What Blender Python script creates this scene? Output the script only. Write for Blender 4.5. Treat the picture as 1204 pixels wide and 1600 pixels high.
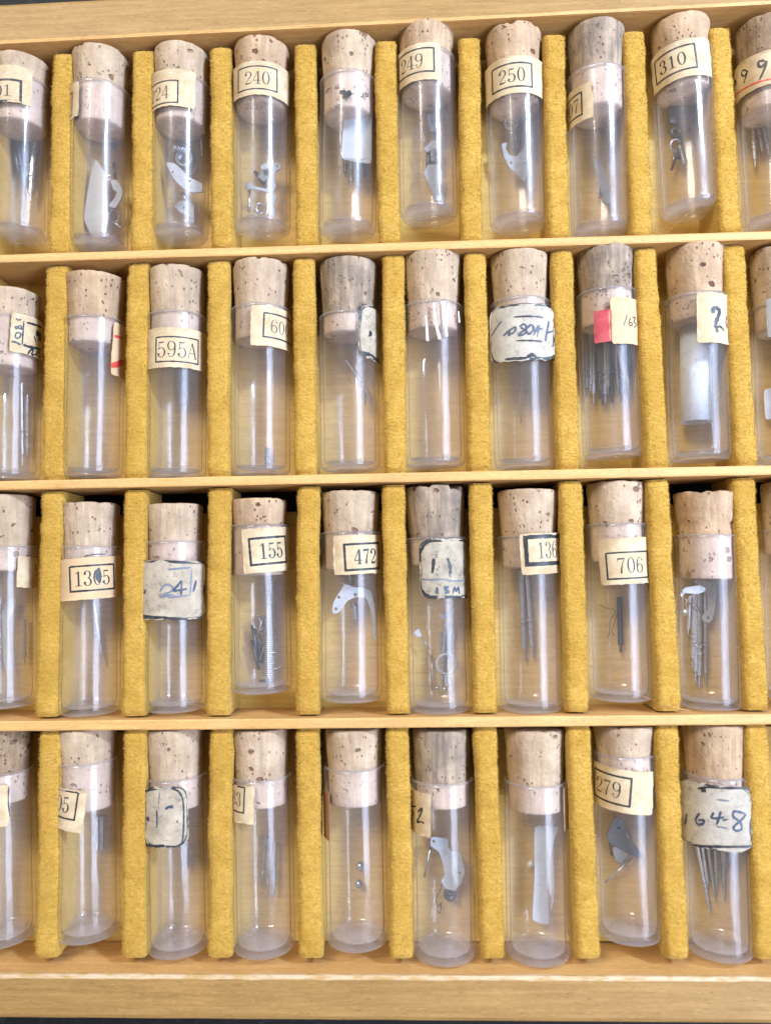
import bpy, bmesh, math, random
from mathutils import Matrix, Vector, noise
for o in list(bpy.data.objects): bpy.data.objects.remove(o)
SC = bpy.context.scene; COL = SC.collection
S = 0.001                                   # the scene is measured in millimetres, built at real size
R = math.radians

# ------------------------------------------------------------------ camera
cd = bpy.data.cameras.new('camera'); cam = bpy.data.objects.new('camera', cd); COL.objects.link(cam)
M = Matrix(((0.9992320252, 0.0185090728, 0.0345365604), (-0.0154893368, 0.9961969469, -0.0857421907), (-0.0359922245, 0.0851413944, 0.9957185861)))
cam.matrix_world = Matrix.Translation((0, 0, 0.129)) @ M.to_4x4()
cd.sensor_fit = 'HORIZONTAL'; cd.sensor_width = 36; cd.lens = 36 * 1200 / 1204
cd.clip_start = 0.005; cd.clip_end = 20
cd.dof.use_dof = True; cd.dof.focus_distance = 0.1235; cd.dof.aperture_fstop = 13
SC.camera = cam

# ------------------------------------------------------------------ light
w = bpy.data.worlds.new('World'); SC.world = w; w.use_nodes = True
w.node_tree.nodes['Background'].inputs[0].default_value = (1.0, 0.93, 0.84, 1)
w.node_tree.nodes['Background'].inputs[1].default_value = 0.31
def area(name, loc, target, sx, sy, power, col):
    l = bpy.data.lights.new(name, 'AREA'); l.shape = 'RECTANGLE'; l.size = sx * S; l.size_y = sy * S; l.energy = power; l.color = col
    o = bpy.data.objects.new(name, l); COL.objects.link(o)
    o.location = Vector(loc) * S
    o.rotation_euler = (Vector(target) - Vector(loc)).to_track_quat('-Z', 'Y').to_euler()
    return o
area('key_light', (-340, 520, 720), (0, -20, 0), 300, 300, 7.6, (1.0, 0.90, 0.76))
area('window_light', (300, -60, 310), (0, -60, 0), 440, 170, 3.6, (0.66, 0.76, 1.0))
area('window_gap_light', (285, 215, 310), (0, 60, 0), 40, 34, 2.8, (0.60, 0.76, 1.0))
SC.view_settings.view_transform = 'Standard'; SC.view_settings.look = 'None'
SC.view_settings.exposure = 0.0; SC.view_settings.gamma = 1; SC.view_settings.use_curve_mapping = False
SC.cycles.use_denoising = True
SC.cycles.transparent_max_bounces = 40; SC.cycles.max_bounces = 12; SC.cycles.transmission_bounces = 8
SC.cycles.caustics_reflective = True; SC.cycles.caustics_refractive = True; SC.cycles.blur_glossy = 1.0; SC.cycles.sample_clamp_indirect = 6.0

# ------------------------------------------------------------------ materials
class N:
    """small node builder"""
    def __init__(s, name):
        s.m = bpy.data.materials.new(name); s.m.use_nodes = True; s.t = s.m.node_tree
        for n in list(s.t.nodes): s.t.nodes.remove(n)
        s.out = s.add('ShaderNodeOutputMaterial')
    def add(s, kind, **kw):
        n = s.t.nodes.new(kind)
        for k, v in kw.items(): setattr(n, k, v)
        return n
    def link(s, a, b): s.t.links.new(a, b)
    def put(s, sock, v):
        if hasattr(v, 'is_linked') or hasattr(v, 'links'): s.link(v, sock)
        else: sock.default_value = v
    def coords(s, scale=(1, 1, 1), rnd=True):
        tc = s.add('ShaderNodeTexCoord'); mp = s.add('ShaderNodeMapping')
        mp.inputs['Scale'].default_value = [1000 * c for c in scale]
        s.link(tc.outputs['Object'], mp.inputs['Vector'])
        if rnd:
            oi = s.add('ShaderNodeObjectInfo'); mu = s.add('ShaderNodeMath', operation='MULTIPLY'); s.link(oi.outputs['Random'], mu.inputs[0]); mu.inputs[1].default_value = 173.0
            s.link(mu.outputs[0], mp.inputs['Location'])
        return mp.outputs[0]
    def noise(s, vec, scale, detail=4, rough=.55):
        n = s.add('ShaderNodeTexNoise'); s.link(vec, n.inputs['Vector']); n.inputs['Scale'].default_value = scale
        n.inputs['Detail'].default_value = detail; n.inputs['Roughness'].default_value = rough
        return n.outputs['Fac']
    def voro(s, vec, scale):
        n = s.add('ShaderNodeTexVoronoi'); s.link(vec, n.inputs['Vector']); n.inputs['Scale'].default_value = scale
        return n.outputs['Distance']
    def ramp(s, fac, stops):
        n = s.add('ShaderNodeValToRGB'); s.link(fac, n.inputs[0]); e = n.color_ramp.elements
        while len(e) < len(stops): e.new(.5)
        for i, (p, c) in enumerate(stops):
            e[i].position = p; e[i].color = (c, c, c, 1) if isinstance(c, (int, float)) else (*c, 1)
        return n.outputs[0]
    def mix(s, fac, a, b, mode='MIX'):
        n = s.add('ShaderNodeMix', data_type='RGBA', blend_type=mode)
        for k, v in ((0, fac), (6, a), (7, b)):
            if isinstance(v, tuple): v = (*v, 1) if len(v) == 3 else v
            s.put(n.inputs[k], v)
        return n.outputs[2]
    def math(s, op, a, b=0.0):
        n = s.add('ShaderNodeMath', operation=op); s.put(n.inputs[0], a); s.put(n.inputs[1], b); return n.outputs[0]
    def bump(s, h, strength=.3, dist=.1):
        n = s.add('ShaderNodeBump'); n.inputs['Strength'].default_value = strength; n.inputs['Distance'].default_value = dist * S; s.link(h, n.inputs['Height']); return n.outputs[0]
    def pbr(s, col, rough=.6, metal=0.0, nrm=None, **kw):
        p = s.add('ShaderNodeBsdfPrincipled')
        if isinstance(col, tuple): col = (*col, 1)
        s.put(p.inputs['Base Color'], col); s.put(p.inputs['Roughness'], rough); p.inputs['Metallic'].default_value = metal
        for k, v in kw.items(): s.put(p.inputs[k], v)
        if nrm is not None: s.link(nrm, p.inputs['Normal'])
        s.link(p.outputs[0], s.out.inputs[0]); return s.m

def wood(name, dark, light, fleck):
    n = N(name); v = n.coords((.05, 1, 1)); v2 = n.coords((.3, 1.6, 1.6)); v3 = n.coords((1, 1, 1))
    g = n.noise(v, 1.6, 6, .6); c = n.ramp(g, [(.3, dark), (.5, tuple((a + b) / 2 for a, b in zip(dark, light))), (.68, light)])
    f = n.ramp(n.noise(n.coords((.45, 2.6, 2.6)), 1.8, 4, .65), [(.54, 0), (.66, 1)])
    c = n.mix(n.math('MULTIPLY', f, .55), c, fleck)
    st = n.ramp(n.noise(v3, .09, 4, .6), [(.35, 0), (.7, 1)])
    c = n.mix(n.math('MULTIPLY', st, .35), c, tuple(x * .72 for x in dark))
    pit = n.ramp(n.noise(n.coords((.5, 3.2, 3.2)), 1.7, 3, .6), [(.60, 0), (.68, 1)])
    c = n.mix(n.math('MULTIPLY', pit, .5), c, tuple(x * .4 for x in dark))
    h = n.math('ADD', n.noise(v2, 3, 4, .6), n.math('MULTIPLY', g, 1.5))
    return n.pbr(c, .55, 0, n.bump(h, .35, .12))
BOARD = wood('outer_board_wood', (.25, .135, .036), (.35, .205, .066), (.41, .255, .095))
RAIL = wood('rail_birch_wood', (.51, .27, .085), (.64, .37, .135), (.72, .48, .21))
FLOOR = wood('golden_floor_lining', (.60, .38, .09), (.76, .52, .14), (.80, .58, .20))
def worn():
    n = N('worn_edge_wood'); v = n.coords((.25, 1, 1))
    f = n.ramp(n.noise(v, 1.3, 5, .65), [(.42, 0), (.56, 1)])
    c = n.mix(n.math('MULTIPLY', f, .8), (.38, .235, .085), (.50, .38, .25)); return n.pbr(c, .6, 0, n.bump(f, .4, .1))
WORN = worn()
def velvet():
    n = N('mustard_velvet'); v = n.coords((1, 1, 1), True); r = n.coords((1.1, 2.6, 1))
    a = n.noise(v, 3.5, 5, .7); b = n.noise(v, .22, 4, .6); ribs = n.noise(r, 1.0, 3, .6)
    c = n.ramp(n.math('ADD', n.math('MULTIPLY', a, .62), n.math('MULTIPLY', ribs, .38)), [(.22, (.28, .15, .022)), (.5, (.48, .28, .052)), (.80, (.66, .425, .12))])
    c = n.mix(n.ramp(b, [(.38, 0), (.66, .55)]), c, (.34, .18, .02))
    p = n.pbr(c, .9, 0, n.bump(n.math('ADD', a, ribs), .8, .25))
    pr = [x for x in n.t.nodes if x.type == 'BSDF_PRINCIPLED'][0]
    pr.inputs['Sheen Weight'].default_value = .5; pr.inputs['Sheen Roughness'].default_value = .4; pr.inputs['Sheen Tint'].default_value = (1, .78, .3, 1); pr.inputs['Specular IOR Level'].default_value = .15
    return p
VELVET = velvet()
def cork(name, lo, hi, streak, pitamt):
    n = N(name); v = n.coords((1, 1, 1)); st = n.coords((1.0, .10, 1.0))
    a = n.noise(v, .28, 5, .6); c = n.ramp(a, [(.32, lo), (.66, hi)])
    s1 = n.ramp(n.noise(st, 1.1, 4, .6), [(.40, 0), (.62, 1)])
    c = n.mix(n.math('MULTIPLY', s1, streak), c, tuple(x * .62 for x in lo))
    s2 = n.ramp(n.noise(st, .55, 2, .5), [(.55, 0), (.58, .25), (.62, 0)])
    c = n.mix(s2, c, tuple(x * .5 for x in lo))
    wob = n.add('ShaderNodeMix', data_type='VECTOR'); nt = n.add('ShaderNodeTexNoise'); n.link(v, nt.inputs['Vector']); nt.inputs['Scale'].default_value = 1.4
    wob.inputs[0].default_value = .22
    n.link(n.coords((1.0, 1.35, 1.0)), wob.inputs[4]); n.link(nt.outputs['Color'], wob.inputs[5])
    oi = n.add('ShaderNodeObjectInfo'); amt = n.math('MULTIPLY', oi.outputs['Random'], .10)
    d = n.voro(wob.outputs[1], .5); gate = n.ramp(n.math('ADD', n.noise(v, .30, 2, .5), amt), [(.605, 0), (.66, 1)])
    size = n.math('ADD', d, n.math('MULTIPLY', n.noise(v, 1.1, 4, .7), -.32))
    pit = n.math('MULTIPLY', n.ramp(size, [(.0, 1), (.03, 1), (.09, 0)]), gate)
    d2 = n.math('ADD', n.voro(n.coords((1.0, .7, 1.0)), 1.5), n.math('MULTIPLY', n.noise(v, 2.0, 3, .7), -.3))
    pit2 = n.math('MULTIPLY', n.ramp(d2, [(.0, 1), (.04, 1), (.12, 0)]), n.ramp(n.noise(v, .5, 2, .5), [(.54, 0), (.60, .8)]))
    pit = n.math('MAXIMUM', pit, pit2)
    pc = n.mix(n.noise(v, .25, 1, .5), (.035, .018, .014), (.22, .085, .05))
    c = n.mix(n.math('MULTIPLY', pit, pitamt), c, pc)
    fine = n.ramp(n.noise(n.coords((1.3, .7, 1.3)), 1.9, 3, .6), [(.64, 0), (.73, 1)])
    c = n.mix(n.math('MULTIPLY', fine, .35), c, tuple(x * .5 for x in lo))
    h = n.math('SUBTRACT', n.math('MULTIPLY', n.noise(v, 1.6, 5, .65), .5), n.math('MULTIPLY', pit, 1.2))
    return n.pbr(c, .85, 0, n.bump(h, .9, .4), **{'Specular IOR Level': .2})
CORKS = {'pale': cork('pale_cork', (.35, .25, .165), (.50, .375, .26), .3, .8),
         'tan': cork('tan_cork', (.35, .23, .14), (.50, .35, .22), .35, .95),
         'brown': cork('brown_cork', (.20, .13, .08), (.36, .25, .16), .5, .95),
         'grey': cork('greyed_cork', (.20, .155, .12), (.42, .315, .225), .6, .75)}
PLUG = cork('glare_paled_cork_plug', (.42, .305, .225), (.56, .42, .325), .2, .65)  # glare of the neck glass, painted as a paler cork colour
def glass():
    n = N('clear_vial_glass'); lw = n.add('ShaderNodeLayerWeight'); lw.inputs[0].default_value = .5
    tc = n.add('ShaderNodeTexCoord'); sx = n.add('ShaderNodeSeparateXYZ'); n.link(tc.outputs['Normal'], sx.inputs[0])
    ny = n.math('POWER', n.math('ABSOLUTE', sx.outputs[1]), 2.0)
    f = n.math('POWER', lw.outputs['Facing'], 5.5); f = n.math('ADD', n.math('MULTIPLY', f, .6), .034); f = n.math('ADD', f, n.math('MULTIPLY', ny, .20))
    wav = n.bump(n.noise(n.coords((.5, .13, .5)), 1.0, 2, .5), .10, .6)
    tr = n.add('ShaderNodeBsdfTransparent'); tr.inputs[0].default_value = (.997, .997, 1, 1)
    rf = n.add('ShaderNodeBsdfRefraction'); rf.inputs['IOR'].default_value = 1.46; rf.inputs['Roughness'].default_value = .0; rf.inputs[0].default_value = (.97, .98, 1, 1)
    k = n.math('MAXIMUM', n.ramp(lw.outputs['Facing'], [(.72, 0), (.93, .8)]), n.ramp(ny, [(.15, 0), (.6, .35)]))
    m0 = n.add('ShaderNodeMixShader'); n.link(k, m0.inputs[0]); n.link(tr.outputs[0], m0.inputs[1]); n.link(rf.outputs[0], m0.inputs[2])
    g1 = n.add('ShaderNodeBsdfAnisotropic'); g1.distribution = 'GGX'; n.link(wav, g1.inputs['Normal']); g1.inputs['Roughness'].default_value = .05
    g2 = n.add('ShaderNodeBsdfAnisotropic'); g2.distribution = 'GGX'; n.link(wav, g2.inputs['Normal']); g2.inputs['Roughness'].default_value = .30
    g2.inputs[0].default_value = (.9, .92, 1, 1)
    mg = n.add('ShaderNodeMixShader'); n.link(n.ramp(n.noise(n.coords((.3, .10, .3)), 1.0, 3, .6), [(.35, .2), (.65, .6)]), mg.inputs[0]); n.link(g1.outputs[0], mg.inputs[1]); n.link(g2.outputs[0], mg.inputs[2])
    m1 = n.add('ShaderNodeMixShader'); n.link(f, m1.inputs[0]); n.link(m0.outputs[0], m1.inputs[1]); n.link(mg.outputs[0], m1.inputs[2])
    di = n.add('ShaderNodeBsdfDiffuse'); di.inputs[0].default_value = (.86, .87, .95, 1)
    ts = n.add('ShaderNodeBsdfTranslucent'); ts.inputs[0].default_value = (.86, .87, .95, 1)
    m2 = n.add('ShaderNodeMixShader'); m2.inputs[0].default_value = .5; n.link(di.outputs[0], m2.inputs[1]); n.link(ts.outputs[0], m2.inputs[2])
    hz = n.ramp(n.noise(n.coords((.35, .08, .35)), 1.0, 4, .6), [(.3, .022), (.75, .066)])
    sp = n.ramp(n.noise(n.coords((1, .6, 1)), 2.6, 2, .5), [(.70, 0), (.78, .22)])
    hz = n.math('ADD', n.math('ADD', hz, sp), n.math('ADD', n.math('MULTIPLY', n.math('POWER', lw.outputs['Facing'], 4.0), .12), n.math('MULTIPLY', ny, .15)))
    m3 = n.add('ShaderNodeMixShader'); n.link(hz, m3.inputs[0]); n.link(m1.outputs[0], m3.inputs[1]); n.link(m2.outputs[0], m3.inputs[2])
    n.link(m3.outputs[0], n.out.inputs[0]); return n.m
GLASS = glass()
def paper(name, base, stain, amt, dirt=0.0):
    n = N(name); v = n.coords((1, 1, 1)); a = n.ramp(n.noise(v, .35, 5, .65), [(.35, 0), (.7, 1)])
    c = n.mix(n.math('MULTIPLY', a, amt), base, stain)
    if dirt:
        d = n.ramp(n.noise(v, 1.1, 6, .75), [(.55, 0), (.66, 1)]); c = n.mix(n.math('MULTIPLY', d, dirt), c, (.085, .075, .065))
    return n.pbr(c, .75, 0, n.bump(n.noise(v, 3, 4, .6), .25, .08), **{'Specular IOR Level': .25})
CREAM = paper('cream_label_paper', (.57, .455, .30), (.38, .265, .145), .85, .18)
TANP = paper('tan_label_paper', (.55, .39, .23), (.42, .28, .15), .6)
SKIN = paper('grimy_white_label', (.44, .375, .285), (.24, .195, .145), .9, .6)
SKIN2 = paper('pale_blue_grey_label', (.45, .405, .34), (.29, .25, .20), .9, .45)
TONGUE = paper('brownish_translucent_slip', (.42, .38, .33), (.33, .30, .26), .6)
ROLLP = paper('crumpled_roll_paper', (.58, .61, .66), (.44, .47, .53), .8, .35)
SKIN3 = paper('heavily_stained_label', (.40, .345, .26), (.18, .15, .115), .9, .9)
SLIP = paper('pale_slip_paper', (.44, .46, .50), (.34, .36, .41), .6)
BROWN = paper('brown_label_edge', (.30, .16, .09), (.20, .10, .06), .5)
REDP = paper('red_band_paper', (.44, .04, .06), (.50, .16, .16), .7)
def ink(name, col):
    n = N(name); v = n.coords((1, 1, 1)); a = n.ramp(n.noise(v, 2.2, 4, .7), [(.5, 0), (.8, .35)])
    return n.pbr(n.mix(a, col, tuple(min(1, x * 2 + .08) for x in col)), .5)
INKS = {'k': ink('black_ink', (.018, .022, .028)), 'b': ink('blue_ink', (.035, .05, .085)), 'r': ink('red_ink', (.50, .05, .035)),
        'g': ink('green_ink', (.10, .14, .03)), 'f': ink('faded_ink', (.12, .13, .17)), 'p': ink('printing_ink', (.014, .018, .022))}
def metal(name, col, rough, mt):
    n = N(name); v = n.coords((1, 1, 1)); a = n.noise(v, 1.2, 4, .6)
    return n.pbr(n.mix(n.ramp(a, [(.35, 0), (.7, .5)]), col, tuple(x * .55 for x in col)), rough, mt)
STEEL = metal('bright_steel', (.52, .54, .60), .27, .9)
PLATE = metal('satin_steel_plate', (.30, .32, .37), .55, .35)
PLATE2 = metal('pale_steel_plate', (.50, .53, .60), .5, .35)
DARK = metal('blued_steel', (.11, .115, .13), .38, .8)
def clear_chip():
    n = N('clear_crystal_chip'); return n.pbr((.75, .78, .9), .15, 0, None, Alpha=.55)
CHIP = clear_chip()
def glue():
    n = N('white_glue'); return n.pbr((.85, .84, .82), .35, 0, None, Alpha=.8)
GLUEM = glue()
def tabletop():
    n = N('dark_table'); v = n.coords((1, 1, 1), False); a = n.ramp(n.noise(v, .8, 3, .6), [(.55, 0), (.68, 1)])
    return n.pbr(n.mix(a, (.004, .004, .004), (.014, .016, .02)), .8)
TABLE = tabletop()

# ------------------------------------------------------------------ helpers
def mesh_obj(name, verts, faces, mat, parent=None, smooth=False, mats=None, midx=None):
    me = bpy.data.meshes.new(name); me.from_pydata([Vector(v) * S for v in verts], [], faces)
    for m in (mats or [mat]): me.materials.append(m)
    if midx: me.polygons.foreach_set('material_index', midx)
    me.polygons.foreach_set('use_smooth', [smooth] * len(me.polygons)); me.update()
    o = bpy.data.objects.new(name, me); COL.objects.link(o)
    if parent: o.parent = parent
    return o
def fix_normals(o):
    bm = bmesh.new(); bm.from_mesh(o.data); bmesh.ops.recalc_face_normals(bm, faces=bm.faces); bm.to_mesh(o.data); bm.free()
def tag(o, label=None, cat=None, group=None, kind=None):
    for k, v in (('label', label), ('category', cat), ('group', group), ('kind', kind)):
        if v: o[k] = v
    return o
def box(x0, x1, y0, y1, z0, z1):
    v = [(x, y, z) for z in (z0, z1) for y in (y0, y1) for x in (x0, x1)]
    return v, [(0, 2, 3, 1), (4, 5, 7, 6), (0, 1, 5, 4), (2, 6, 7, 3), (0, 4, 6, 2), (1, 3, 7, 5)]
def lathe(profile, seg=48, jitter=None):
    """profile of (radius, s) turned about the local y axis that runs at height 0; returns verts, faces"""
    V, F = [], []; rows = []
    for i, (r, s) in enumerate(profile):
        if r < 1e-6: rows.append([len(V)]); V.append((0, s, 0)); continue
        row = []
        for j in range(seg):
            a = 2 * math.pi * j / seg; rr, ss = (r, s) if jitter is None else jitter(i, a, r, s)
            row.append(len(V)); V.append((rr * math.sin(a), ss, rr * math.cos(a)))
        rows.append(row)
    for p, q in zip(rows, rows[1:]):
        for j in range(seg):
            k = (j + 1) % seg
            if len(p) == 1: F.append((p[0], q[j], q[k]))
            elif len(q) == 1: F.append((p[j], q[0], p[k]))
            else: F.append((p[j], q[j], q[k], p[k]))
    return V, F
def tube(pts, rad, seg=8, prof=None):
    """swept round bar through pts (3d), rad may vary along it through prof [(t, factor)]"""
    P = [Vector(p) for p in pts]; L = [0]
    for a, b in zip(P, P[1:]): L.append(L[-1] + (b - a).length)
    if prof:
        Q, rs = [], []
        for t, f in prof:
            d = t * L[-1]; i = max(j for j in range(len(P) - 1) if L[j] <= d + 1e-9)
            u = (d - L[i]) / max(1e-9, L[i + 1] - L[i]); Q.append(P[i].lerp(P[i + 1], u)); rs.append(rad * f)
        P = Q
    else: rs = [rad] * len(P)
    V, F = [], []; up = Vector((0, 0, 1))
    for i, p in enumerate(P):
        d = (P[min(i + 1, len(P) - 1)] - P[max(i - 1, 0)]); d = d.normalized() if d.length > 1e-9 else Vector((0, 1, 0))
        x = d.cross(up); x = x.normalized() if x.length > 1e-4 else Vector((1, 0, 0)); y = x.cross(d)
        for j in range(seg):
            a = 2 * math.pi * j / seg; V.append(p + (x * math.cos(a) + y * math.sin(a)) * rs[i])
    n = len(P)
    for i in range(n - 1):
        for j in range(seg):
            k = (j + 1) % seg; F.append((i * seg + j, i * seg + k, (i + 1) * seg + k, (i + 1) * seg + j))
    F.append(tuple(range(seg))[::-1]); F.append(tuple((n - 1) * seg + j for j in range(seg)))
    return V, F
def smooth_path(pts, n=6):
    if len(pts) < 3: return [Vector(pts[0]).lerp(Vector(pts[-1]), i / n) for i in range(n + 1)]
    P = [Vector(p) for p in pts]; P = [2 * P[0] - P[1]] + P + [2 * P[-1] - P[-2]]; out = []
    for i in range(1, len(P) - 2):
        a, b, c, d = P[i - 1:i + 3]
        for k in range(n):
            t = k / n; out.append(.5 * ((2 * b) + (c - a) * t + (2 * a - 5 * b + 4 * c - d) * t * t + (3 * b - a - 3 * c + d) * t ** 3))
    return out + [P[-2]]
def join(*parts):
    V, F = [], []
    for v, f in parts:
        k = len(V); V += list(v); F += [tuple(i + k for i in q) for q in f]
    return V, F
# ------------------------------------------------------------------ measured data (millimetres, degrees)
VIALS = {"v1":[-66.31,58.82,-0.0181,0.0434,26.18,18.7,29.99],"v2":[-52.36,56.43,-0.0159,0.0392,26.96,20.36,33.15],"v3":[-38.48,57.73,-0.0186,0.041,26.22,18.89,31.74],"v4":[-24.43,58.48,-0.01,0.0415,26.68,20.55,31.32],"v5":[-9.94,57.7,-0.0233,0.0402,25.61,19.51,32.38],"v6":[3.75,59.94,-0.0013,0.0415,26.86,20.66,31.37],"v7":[18.69,57.97,0.0089,0.0401,26.2,20.03,32.41],"v8":[32.17,56.16,-0.0027,0.0379,26.51,20.15,34.3],"v9":[47.02,59.39,0.0284,0.0413,26.48,19.92,31.48],"v10":[60.63,56.74,0.0173,0.0389,25.92,18.55,33.44],"w1":[-66.69,17.12,-0.0012,0.0287,26.78,18.4,31.41],"w2":[-52.7,17.36,-0.0129,0.027,25.96,21.78,33.32],"w3":[-38.69,16.88,-0.0077,0.0261,26.8,22.53,34.51],"w4":[-24.69,17.16,-0.0099,0.0258,27.3,21.89,34.82],"w5":[-9.95,17.54,-0.0049,0.0263,25.37,22.06,34.22],"w6":[3.95,17.87,-0.0028,0.026,26.33,22.05,34.58],"w7":[18.35,17.38,-0.0012,0.0259,27.04,22.31,34.8],"w8":[32.7,18.79,0.0108,0.0266,26.71,21.14,33.9],"w9":[46.64,18.01,-0.0066,0.0261,26.34,22.36,34.55],"w10":[60.26,17.23,-0.0108,0.026,25.4,21.24,34.6],"a1":[-66.5,-19.66,0.0224,0.0,25.67,21.73,34.03],"a2":[-52.52,-20.85,0.0122,0.0,26.63,21.4,33.72],"a3":[-38.48,-20.49,0.0132,0.0,26.84,20.83,32.9],"a4":[-24.54,-17.72,0.0188,0.0,26.5,18.45,30.69],"a5":[-10.11,-19.2,-0.0037,0.0,26.57,20.54,33.1],"a6":[3.9,-21.05,0.0051,0.0,27.29,22.93,35.49],"a7":[18.26,-21.05,-0.011,0.0,27.29,22.31,34.65],"a8":[32.33,-19.5,-0.0146,0.0,27.43,21.43,34.09],"a9":[46.05,-20.86,-0.0275,0.0,26.78,19.94,33.6],"a10":[59.45,-19.76,-0.036,0.0,26.24,22.43,33.83],"b1":[-65.57,-55.7,0.0383,0.0,26.08,21.37,32.95],"b2":[-51.99,-54.94,0.0284,0.0,26.86,19.5,32.07],"b3":[-37.72,-57.04,0.0262,0.0,26.47,21.72,34.05],"b4":[-24.21,-57.02,0.0161,0.0,26.36,22.01,33.81],"b5":[-9.64,-55.99,0.0067,0.0,26.76,21.1,32.66],"b6":[3.77,-57.97,-0.0054,0.0,26.57,22.73,34.43],"b7":[18.14,-58.03,-0.0131,0.0,26.27,21.98,34.38],"b8":[32.17,-55.04,-0.0123,0.0,27.5,19.2,31.84],"b9":[45.65,-57.44,-0.0228,0.0,26.55,21.91,34.42]}
LABELS = {"v1":{"label":[-0.46,23.98,9,6.3,0.0],"frame":[-1.12,22.82,7,3.6,0.0]},"v2":{"label":[-4.72,23.48,6,5.9,0.0],"frame":[-6.85,23.1,7,3.8,0.0]},"v3":{"label":[-0.76,23.34,9,6.3,0.0],"frame":[-2.55,22.62,7,3.7,0.0]},"v4":{"label":[0.88,23.68,11.5,5.7,0.0],"frame":[0.09,23.71,6.8,3.8,0.0]},"v6":{"label":[-2.45,23.98,9.5,6.2,0.0],"frame":[-2.27,24.18,6.8,3.9,0.0]},"v7":{"label":[-0.77,23.12,12.5,6.2,0.0],"frame":[-1.16,23.05,6.8,3.9,0.0]},"v8":{"label":[-5.26,20.49,6.8,6.0,0.0],"frame":[-7.13,20.46,6.8,3.7,0.0]},"v9":{"label":[-1.99,23.4,11,6.2,3.0],"frame":[-2.94,23.44,6.8,3.9,4.0]},"v10":{"label":[-3.53,24.14,12,5.6,0.0]},"w1":{"label":[5.84,23.56,7,6.5,-3.0]},"w2":{"label":[6.97,20.74,4.5,8.8,-4.0]},"w3":{"label":[1.52,20.59,13,6.5,0.0],"frame":[1.52,20.28,7.0,4.0,0.0]},"w4":{"label":[3.8,23.41,9,6.5,-1.0],"frame":[4.96,23.49,7.2,3.9,-2.0]},"w5":{"label":[4.62,21.89,5.5,8.8,-3.0]},"w7":{"label":[-0.55,21.01,11.2,9,0.0]},"w8":{"label":[2.54,21.07,6.5,7.4,0.0],"band":[-1.99,20.36,2.7,5.1,0.0]},"w9":{"label":[1.32,21.91,6,8,-1.0]},"w10":{"label":[-1.92,22.83,5,6.2,0.0]},"a1":{"label":[6.68,21.35,5,5,-4.0]},"a2":{"label":[2.07,21.53,12.5,6.6,3.0],"frame":[2.41,21.59,7.0,3.9,3.0]},"a3":{"label":[0.59,19.14,11.6,9.2,-1.0]},"a4":{"label":[3.27,22.45,9.8,7,3.0],"frame":[2.72,22.3,6.3,4.1,4.0]},"a5":{"label":[2.53,22.98,9.8,6.1,2.0],"frame":[2.62,22.64,6.3,4,3.0]},"a6":{"label":[1.81,22.4,9.6,9.2,0.0]},"a7":{"label":[2.58,24.53,9,6.3,3.0],"frame":[3.2,25.09,8.5,4.2,3.0]},"a8":{"label":[0.51,21.59,9.2,7.1,3.0],"frame":[0.59,20.91,6.9,4,3.0]},"b1":{"label":[0.39,21.52,6,6.2,-2.0]},"b2":{"label":[-1.72,20.4,6.8,6.2,-9.0],"frame":[-2.86,21.34,6.6,4.1,-9.0]},"b3":{"label":[-0.27,21.28,7.2,9,0.0]},"b4":{"label":[-3.11,22.93,6,5.6,0.0],"frame":[-5.08,23.82,6.6,3.8,-4.0]},"b5":{"label":[-6.14,19.68,4.0,7.2,0.0]},"b6":{"label":[-4.68,22.11,5.5,6.4,-2.0]},"b7":{"label":[6.21,22.64,4,6.6,0.0]},"b8":{"label":[-2.14,22.64,10.5,6.3,-5.0],"frame":[-3.76,22.79,6.4,4.1,-6.0]},"b9":{"label":[-2.4,21.12,11.6,9.4,-1.0]}}
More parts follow.
